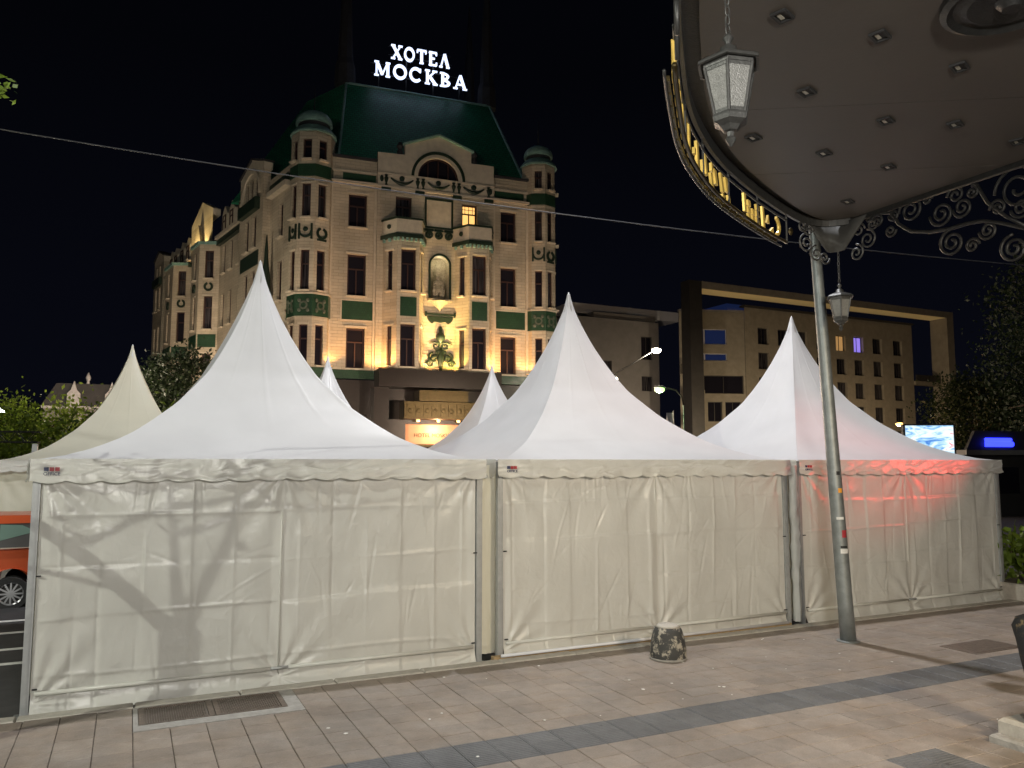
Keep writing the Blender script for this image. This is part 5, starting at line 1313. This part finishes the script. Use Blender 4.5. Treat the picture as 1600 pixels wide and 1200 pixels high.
# young street tree outside the frame at the left: it throws the shadow on the tent wall
LAMP = Vector((-11.0, -.8, 8.0)); SHW = RW(1.35, 0.0, 0)
tp = LAMP.lerp(Vector((SHW.x, SHW.y, 8)), .6); tp.z = 0
yt = thing('street_tree', 'young forked street tree just outside the left edge of the view', 'tree', tp, RA)
tr = MB()
tr.tube([(0, 0, -.01), (.02, 0, 1.5), (0, 0, 2.6), (-.01, 0, 3.65)], [.075, .066, .058, .054], 10)
tr.tube([(0, 0, 3.55), (-.3, 0, 3.86), (-.62, .03, 4.16), (-.95, .05, 4.38), (-1.3, .0, 4.7)], [.05, .046, .04, .03, .014], 8)
tr.tube([(0, 0, 3.6), (.1, 0, 3.85), (.24, 0, 4.15), (.34, 0, 4.55), (.4, 0, 5.0)], [.022, .018, .015, .012, .006], 8)
tr.tube([(0, 0, 3.6), (0, .02, 4.0), (-.03, .03, 4.5), (.02, 0, 5.1)], [.022, .016, .011, .005], 8)
for P, rr in (([(-.02, 0, 4.2), (.5, .05, 4.32), (1.1, .1, 4.25), (1.75, .1, 4.3)], .016), ([(-.62, 0, 4.16), (-.3, 0, 4.3), (.3, .05, 4.36), (.9, 0, 4.5)], .014), ([(.3, 0, 4.4), (.8, .1, 4.55), (1.3, .1, 4.5), (1.9, .1, 4.62)], .013), ([(-.3, 0, 3.88), (-.8, .1, 3.95), (-1.2, .1, 4.1)], .016), ([(-.9, 0, 4.35), (-1.0, .1, 4.55), (-.7, .1, 4.75)], .014), ([(0, 0, 4.5), (-.4, 0, 4.6), (-.8, 0, 4.9)], .014)):
    tr.tube(P, [rr, rr * .9, rr * .7, rr * .4][:len(P)], 5)
tr.build('trunk', 'bark', yt, True)
rng = np.random.default_rng(77)
cl = np.array([(-1.2, 0, 4.6), (-.9, .1, 4.5), (-.6, 0, 4.7), (-.75, 0, 4.25), (-1.1, 0, 4.2), (-.35, 0, 4.55), (.1, 0, 4.6), (.45, 0, 4.5), (1.0, .1, 4.45), (1.5, .1, 4.35), (1.8, .1, 4.55), (-.1, 0, 4.4), (-.5, 0, 4.4)])
v_, f_ = leafmesh(cl, 120, .12, .034, rng); npobj('crown', v_, f_, 'leaf_lime', yt, False)
# sprig that reaches into the frame at the upper left
sprig = MB(frame((0, 0, 0), 0)); 
q = Matrix.Rotation(-RA, 4, 'Z') @ (Vector((-3.98, 6.0, 5.33)) - tp)
sprig.tube([(-.03, 0, 5.0), (q.x * .5, q.y * .5, 5.2), (q.x, q.y, 5.33)], [.02, .012, .005], 5); sprig.build('sprig_stem', 'bark', yt, True)
v_, f_ = leafmesh(np.array([(q.x, q.y, 5.33), (q.x * .98, q.y * .98, 5.28)]), 26, .04, .045, rng); npobj('sprig_leaves', v_, f_, 'leaf_lime', yt, False)
# planter with shrub right of the right tent
pt = thing('planter', 'low stone planter with a bright green shrub right of the right tent', 'planter', RW(15.6, -.1, -.06), RA)
MB().bbox(-.75, 2.2, -.6, .5, .0, .34, .03).build('box', 'kerb', pt)
MB().box(-.68, 2.13, -.52, .43, .341, .36).build('soil', 'tile_bed', pt)
rng = np.random.default_rng(9)
v_, f_ = leafmesh(np.array([(x, y, z) for x in (-.35, .1, .6, 1.2) for y in (-.2, .15) for z in (.5, .75, .95)]), 900, .17, .09, rng)
npobj('shrub_leaves', v_, f_, 'leaf_lime', pt, False)
MB().tube([(.1, 0, .36), (.15, .05, .7), (.3, 0, 1.0)], [.03, .02, .01], 5).tube([(.1, 0, .36), (-.1, .05, .7), (-.3, 0, .9)], [.02, .015, .01], 5).build('stem', 'bark', pt)
pbr('beam_glow', (1, .8, .4), .5, emit=(1, .66, .25), estr=.09)
pbr('lit_window', (.5, .3, .1), .5, emit=(1, .55, .2), estr=.35)
pbr('violet_window', (.3, .2, .6), .5, emit=(.35, .25, 1), estr=.8)
# ------------------------------------------------------------------ modern building at the right
BP = (20.14, 91.2); BA = R(26.1)
mbd = thing('modern_building', 'modern stone building inside a giant frame with a lit top beam', 'building', (BP[0], BP[1], 0), BA)
MB().box(0, 1.8, -.9, .7, 0, 23.4).build('frame_pillar', 'modern_dark', mbd)
MB().box(1.8, 46.6, -.9, 1.7, 22.55, 23.4).build('frame_beam', 'modern_stone', mbd)
MB().box(45.2, 46.6, -.9, 1.7, 0, 22.55).build('frame_pillar', 'modern_stone', mbd)
MB().box(2.0, 45.0, -.8, 1.5, 22.49, 22.545).build('underside_glow', 'beam_glow', mbd)  # thin glowing panel stands in for light on the beam's underside
rows_ = ((16.85, 18.95), (13.75, 15.85), (10.65, 12.75), (7.55, 9.65), (4.4, 6.5))
colsx = (12.7, 16.0, 19.2, 22.6, 26.1, 29.4, 33.0, 37.0)
hs = [(x - .9, x + .9, a, b) for x in colsx for a, b in rows_]
F5 = Matrix.Translation((0, .8, 0))
MB(F5).wall(9.7, 40, 0, 21.3, hs, 0, .45).build('wall', 'modern_stone', mbd)
for i, h_ in enumerate(hs):
    k = (colsx.index(round((h_[0] + h_[1]) / 2, 2)) if round((h_[0] + h_[1]) / 2, 2) in colsx else -1)
    top = h_[2] == 16.85
    pm = 'lit_window' if (top and abs((h_[0] + h_[1]) / 2 - 26.1) < .1) else 'violet_window' if (top and abs((h_[0] + h_[1]) / 2 - 29.4) < .1) else 'pane_dark'
    window(F5, h_[0] + .01, h_[1] - .01, h_[2] + .01, h_[3] - .01, .36, False, 2, True, mbd, 'modern_dark', pm, False, 'modern_stone')
MB(F5).box(9.5, 40.2, -.25, .6, 21.31, 21.55).build('parapet', 'modern_dark', mbd)
MB().box(10, 44, 4.2, 9, 21.56, 22.4).build('penthouse', 'pane_blue', mbd)
# angled left part with a glazed band and stacked balconies
F6 = frame((1.9, 3.6, 0), math.atan2(-2.75, 7.8))
L6 = math.hypot(7.8, 2.75)
MB(F6).wall(0, L6, 0, 20.6, [(.5, 6.0, 16.6, 18.5), (.5, 6.0, 14.6, 15.5), (3.0, 8.0, 10.6, 12.8), (3.4, 5.2, 7.2, 9.6), (5.6, 7.6, 7.2, 9.6)], 0, .4).build('wall', 'modern_stone', mbd)
for x0, x1, z0, z1 in ((.5, 3.2, 16.6, 18.5), (3.2, 6.0, 16.6, 18.5), (.5, 3.2, 14.6, 15.5), (3.2, 6.0, 14.6, 15.5)):
    window(F6, x0, x1, z0, z1, .2, False, 1, False, mbd, 'white_frame', 'pane_blue', False)
for x0, x1, z0, z1 in ((3.0, 8.0, 10.6, 12.8), (3.4, 5.2, 7.2, 9.6), (5.6, 7.6, 7.2, 9.6)):
    window(F6, x0, x1, z0, z1, .2, False, 2, False, mbd, 'modern_dark', 'pane_dark', False)
for z in (12.9, 9.8, 6.8):
    b_ = MB(F6).box(.1, 2.6, -1.3, -.001, z, z + 1.1).build('balcony', 'modern_stone', mbd)
MB(F6).box(0, L6, -.2, .5, 20.61, 20.85).build('parapet', 'modern_grey', mbd)
# darker left wing
F7 = frame((-12.5, 5.0, 0), 0)
MB(F7).wall(0, 12.4, 0, 19.2, [(3.6, 5.6, 12.2, 14.2), (9.8, 11.4, 14.6, 17.4), (9.8, 11.4, 10.8, 12.6), (6.6, 11.2, 4.5, 8.2)], 0, .35).build('wall', 'modern_grey', mbd)
for x0, x1, z0, z1 in ((3.6, 5.6, 12.2, 14.2), (9.8, 11.4, 14.6, 17.4), (9.8, 11.4, 10.8, 12.6), (6.6, 11.2, 4.5, 8.2)):
    window(F7, x0, x1, z0, z1, .2, False, 2, False, mbd, 'modern_dark', 'pane_dark', False)
MB(F7).box(3.5, 12.3, .6, 6, 19.21, 20.0).build('setback_storey', 'modern_grey', mbd)
MB(F7).box(1.2, 17, 2, 8, 20.01, 21.2).build('roof_volume', 'white_frame', mbd)
MB(F7).add([(0, 0, 0), (0, 14, 0), (0, 14, 19.2), (0, 0, 19.2)], [(0, 3, 2, 1)]).build('side_wall', 'modern_grey', mbd)
MB().add([(40, .8, 0), (40, 14, 0), (40, 14, 21.3), (40, .8, 21.3)], [(0, 1, 2, 3)]).build('side_wall', 'modern_stone', mbd)
MB().box(40.01, 45.1, .5, 1.6, 13.0, 13.5).build('terrace', 'modern_stone', mbd)
MB().box(40.01, 45.1, .4, .5, 13.5, 14.4).build('terrace_rail', 'modern_dark', mbd)

# ------------------------------------------------------------------ old house behind the trees at left
oh = thing('old_house', 'dim house with pale roof ornaments beyond the trees at left', 'house', (-35.5, 60, 0), R(-24) + math.pi * 0)
F8 = frame((0, 0, 0), R(48))
MB(F8).wall(0, 10, 0, 6.6, [(x, x + 1.0, 3.2, 5.2) for x in (1, 3.2, 5.4, 7.6)], 0, .25).build('wall', 'old_plaster', oh)
for x in (1, 3.2, 5.4, 7.6): window(F8, x + .01, x + .99, 3.21, 5.19, .18, False, 2, True, oh, 'window_wood', 'pane_dark', True, 'old_plaster')
MB(F8).prism([(-.2, 6.61), (10.2, 6.61), (9.6, 8.4), (.8, 8.4)], .2, 5).build('roof', 'dark_roof', oh)
MB(F8).box(-.1, 10.1, -.3, .15, 6.45, 6.62).build('cornice', 'pale_stone', oh)
for x in (2.0, 4.6, 7.2, 9.0):
    MB(F8).prism([(x - .45, 6.63), (x + .45, 6.63), (x + .45, 7.6), (x + .2, 7.9), (x, 8.6), (x - .2, 7.9), (x - .45, 7.6)], -.1, .9).build('dormer', 'pale_stone', oh)
    MB(F8).lathe([(.16, 8.4), (.08, 8.6), (.2, 8.9), (.05, 9.3)], 8, (x + .9, .5, 0)).build('urn', 'pale_stone', oh, True)
MB(F8).add([(0, 0, 0), (0, 5, 0), (0, 5, 6.6), (0, 0, 6.6)], [(0, 3, 2, 1)]).build('side_wall', 'old_plaster', oh)

# ------------------------------------------------------------------ truss gantry at left edge
tg = thing('truss_gantry', 'grey lattice truss on a post above the cream tent at left', 'truss', (-14.55, 24.3, -.06), R(20))
tb = MB()
for y in (-.14, .14):
    for z in (3.05, 3.36): tb.tube([(-6, y, z + .0), (.1, y, z)], .025, 6)
tb.build('chords', 'dark_iron', tg, kind='stuff')
tl = MB()
for k in range(24):
    x = -6 + k * .25
    for y in (-.14, .14): tl.tube([(x, y, 3.05 if k % 2 else 3.36), (x + .25, y, 3.36 if k % 2 else 3.05)], .012, 5)
tl.build('lattice', 'dark_iron', tg, kind='stuff')
MB().box(-.07, .07, -.07, .07, 0, 3.0).build('post', 'aluminium', tg); MB().box(-.3, .3, -.3, .3, .0, .03).build('base_plate', 'aluminium', tg)

# ------------------------------------------------------------------ overhead wires
def wire(a, b, sag, label, r=.011):
    a, b = Vector(a), Vector(b)
    pts = [(a + (b - a) * t - Vector((0, 0, sag * 4 * t * (1 - t)))) - a for t in [k / 30 for k in range(31)]]
    o = MB().tube(pts, r, 6).build('overhead_wire', 'wire', None, True); o.location = a; tag(o, label, 'wire'); return o
wire((-20, 12.85, 10.1), (25.0, 22.6, 7.42), .9, 'long overhead wire crossing the sky in front of the hotel', .0125)

# ------------------------------------------------------------------ street lamps
def street_lamp(label, base, H, arm, head_mat, power, color, spot=None, soft=.12, r=.07, straight=False):
    s = thing('street_lamp', label, 'street lamp', base, 0, 'street lamps')
    ax, ay, az = arm
    MB().tube([(0, 0, 0), (0, 0, H * .5), (0, 0, H)], [r, r * .8, r * .55], 10).build('post', 'galvanised', s, True)
    if straight: p = [(0, 0, H - .02), (ax * .5, ay * .5, H + az * .5), (ax, ay, H + az)]
    else: p = [(0, 0, H - .02), (ax * .08, ay * .08, H + az * .5), (ax * .3, ay * .3, H + az * .9), (ax * .6, ay * .6, H + az), (ax, ay, H + az)]
    MB().tube(p, r * .5, 8).build('arm', 'dark_iron', s, True)
    hx, hy, hz = ax, ay, H + az
    MB().sphere((hx, hy, hz + .05), (.30, .16, .10), 14, 6).build('head', 'galvanised', s, True)
    MB().sphere((hx, hy, hz - .06), (.27, .2, .17), 14, 6).build('bulb', head_mat, s, True)
    if power: lamp('street_light', 'POINT', s, (hx, hy, hz - .25), power, color, soft)
    return s
street_lamp('street lamp with a big warm white glow between the tents', (4.9, 45.5, -.06), 6.9, (3.35, -.5, 1.95), 'lamp_white', 1500, (1, .86, .66), straight=True)
street_lamp('street lamp half hidden by the middle tent, below the bright one', (5.2, 51, -.06), 7.0, (1.25, -.8, .75), 'lamp_white', 500, (1, .86, .66), straight=True)
street_lamp('green glowing street lamp on a curved post between the tents', (8.66, 40, -.06), 5.3, (-1.2, 0, .85), 'lamp_green', 160, (.7, 1, .45))
street_lamp('orange street lamp beside the bright advertising screen', (29.6, 60, -.06), 4.9, (-.35, 0, .45), 'lamp_amber', 1500, (1, .56, .22))
street_lamp('added lamp lighting the modern building, hidden behind the right tent', (27.5, 81, -.06), 5.0, (.5, .8, .4), 'lamp_white', 5200, (1, .78, .5))  # added out of sight to brighten the modern facade
street_lamp('added lamp lighting the modern building, hidden behind the middle tent', (12.6, 79, -.06), 4.2, (.3, .8, .4), 'lamp_white', 3800, (1, .8, .6))  # added, unseen; lifts the modern building's left block
street_lamp('added lamp lighting the modern building, hidden by the advertising screen', (47.5, 92, -.06), 4.6, (.2, .9, .4), 'lamp_white', 3600, (1, .72, .42))  # added behind the screen to light the facade's right end
street_lamp('small cool street lamp at the left edge above the leafy tree', (-26.3, 40, -.06), 4.6, (.55, 0, .5), 'lamp_cool', 11000, (1, .84, .62))
# added lamps, hidden behind the tents, that brighten the hotel front and wing
street_lamp('added lamp lighting the hotel front, hidden behind the big left tent', (-9.2, 34.0, -.06), 5.2, (.7, 1.0, .45), 'lamp_white', 6100, (1, .73, .52))
street_lamp('added lamp lighting the hotel front, hidden behind the middle tent', (2.4, 38.0, -.06), 4.7, (-.2, 1.1, .45), 'lamp_white', 5700, (1, .73, .52))
street_lamp('added lamp lighting the hotel wing, hidden behind the left tents', (-21.5, 50.0, -.06), 4.0, (.4, .9, .45), 'lamp_white', 8500, (1, .72, .48))
# lamps out of frame
street_lamp('street lamp standing left of the view, behind the street tree', (LAMP.x - 1.2, LAMP.y - .6, 0), 7.6, (1.2, .6, .65), 'lamp_white', 3900, (.98, 1, .88), soft=.02)
street_lamp('added fill lamp on a post behind the viewer, unseen', (1.7, -1.6, 0), 4.1, (-.4, .3, .35), 'lamp_white', 2800, (1, .97, .90), soft=.35)  # unseen fill, added to brighten the tent walls from the front
wl = thing('fill_lamp', 'added hooded fill lamp under the canopy, out of view at the right', 'lamp', RW(7.0, 9.3, 0), RA)  # added spot, never in view, that lifts the middle and right tents
MB().tube([(0, 0, 0), (0, 0, 3.7)], .04, 8).build('post', 'dark_iron', wl)
MB().lathe([(.05, 4.0), (.2, 3.92), (.24, 3.78)], 14, cap=False).build('hood', 'dark_iron', wl, True)
MB().sphere((0, 0, 3.82), .1, 12, 8).build('bulb', 'lamp_white', wl, True)
lamp('fill_light', 'SPOT', wl, (0, .25, 3.7), 1200, (1, .82, .58), .3, (1.6, 9.3, .2), 84, .8)
hl = thing('hanging_street_lamp', 'street lamp hung on a span wire high above the tents, out of view', 'street lamp', RW(8.7, -2.7, 15.6), RA)
MB().tube([(-26, 0, .9), (0, 0, .3), (26, 0, .9)], .012, 6).build('span_wire', 'wire', hl)
MB().lathe([(.03, .32), (.06, .2), (.3, .1), (.34, 0), (.3, -.02)], 16).build('hood', 'galvanised', hl, True)
MB().sphere((0, 0, -.05), (.2, .2, .12), 14, 6).build('bulb', 'lamp_white', hl, True)
lamp('street_light', 'SPOT', hl, (0, 0, -.35), 6500, (.97, .97, 1), .16, (0, 0, -5), 128, .25)

# ------------------------------------------------------------------ advertising screen, kiosk with neon, red sign
bb = thing('advertising_screen', 'bright blue and white advertising screen behind the right tent', 'screen', (16.95, 32.3, -.06), R(-4))
MB().box(-1.02, 1.02, .0, .22, 2.55, 3.98).build('housing', 'modern_dark', bb)
MB().box(-.94, .94, -.02, -.002, 2.62, 3.92).build('display', 'led_screen', bb)
MB().box(-.12, .12, .04, .18, 0, 2.55).build('leg', 'modern_dark', bb)
kk = thing('kiosk', 'dark kiosk with a blue neon sign at the right edge', 'kiosk', (22.0, 36.5, -.06), R(14))
MB().box(-1.6, 4.5, 0, 3, 0, 2.75).build('body', 'modern_dark', kk)
MB().box(-1.9, 4.8, -.5, 3.2, 2.76, 2.98).build('roof', 'modern_grey', kk)
MB().prism([(-1.7, 2.99), (4.4, 2.99), (4.4, 3.85), (-1.2, 3.85)], -.3, -.15).build('sign_board', 'modern_dark', kk)
MB().tube([(-.7, -.36, 3.25), (.75, -.36, 3.25)], .13, 10).tube([(-.7, -.36, 3.45), (.7, -.36, 3.45)], .08, 8).build('neon_sign', 'neon_blue', kk, True)
MB().box(-1.0, 1.4, -.012, -.002, 1.0, 2.2).build('window', 'pane_dark', kk)
rs = thing('red_signal', 'red light signal on a post out of view at the right', 'signal', RW(17.5, 3.6, 0), RA)
MB().tube([(0, 0, 0), (0, 0, 2.6)], .05, 10).build('post', 'galvanised', rs)
MB().box(-.16, .16, -.12, .12, 2.6, 3.3).build('housing', 'modern_dark', rs)
MB().sphere((-.1, .1, 3.08), .1, 12, 8).build('bulb', 'lamp_red', rs, True)
lamp('signal_light', 'SPOT', rs, (-.4, .35, 3.08), 1000, (1, .05, .04), .12, (-4.9, 3.6, 2.62), 32, 1.0)

bn = thing('street_banner', 'small pale banner hanging beside the green glowing street lamp', 'banner', (8.12, 39.9, -.06), 0)
MB().tube([(0, 0, 0), (0, 0, 5.0)], .03, 8).build('pole', 'galvanised', bn)
X, Z = np.meshgrid(np.linspace(-.36, -.03, 8), np.linspace(4.0, 4.9, 12)); vs, fs = gridmesh(np.stack((X, .04 * np.sin(X * 14 + Z * 2), Z), -1)); npobj('cloth', vs, fs, 'pale_stone', bn)
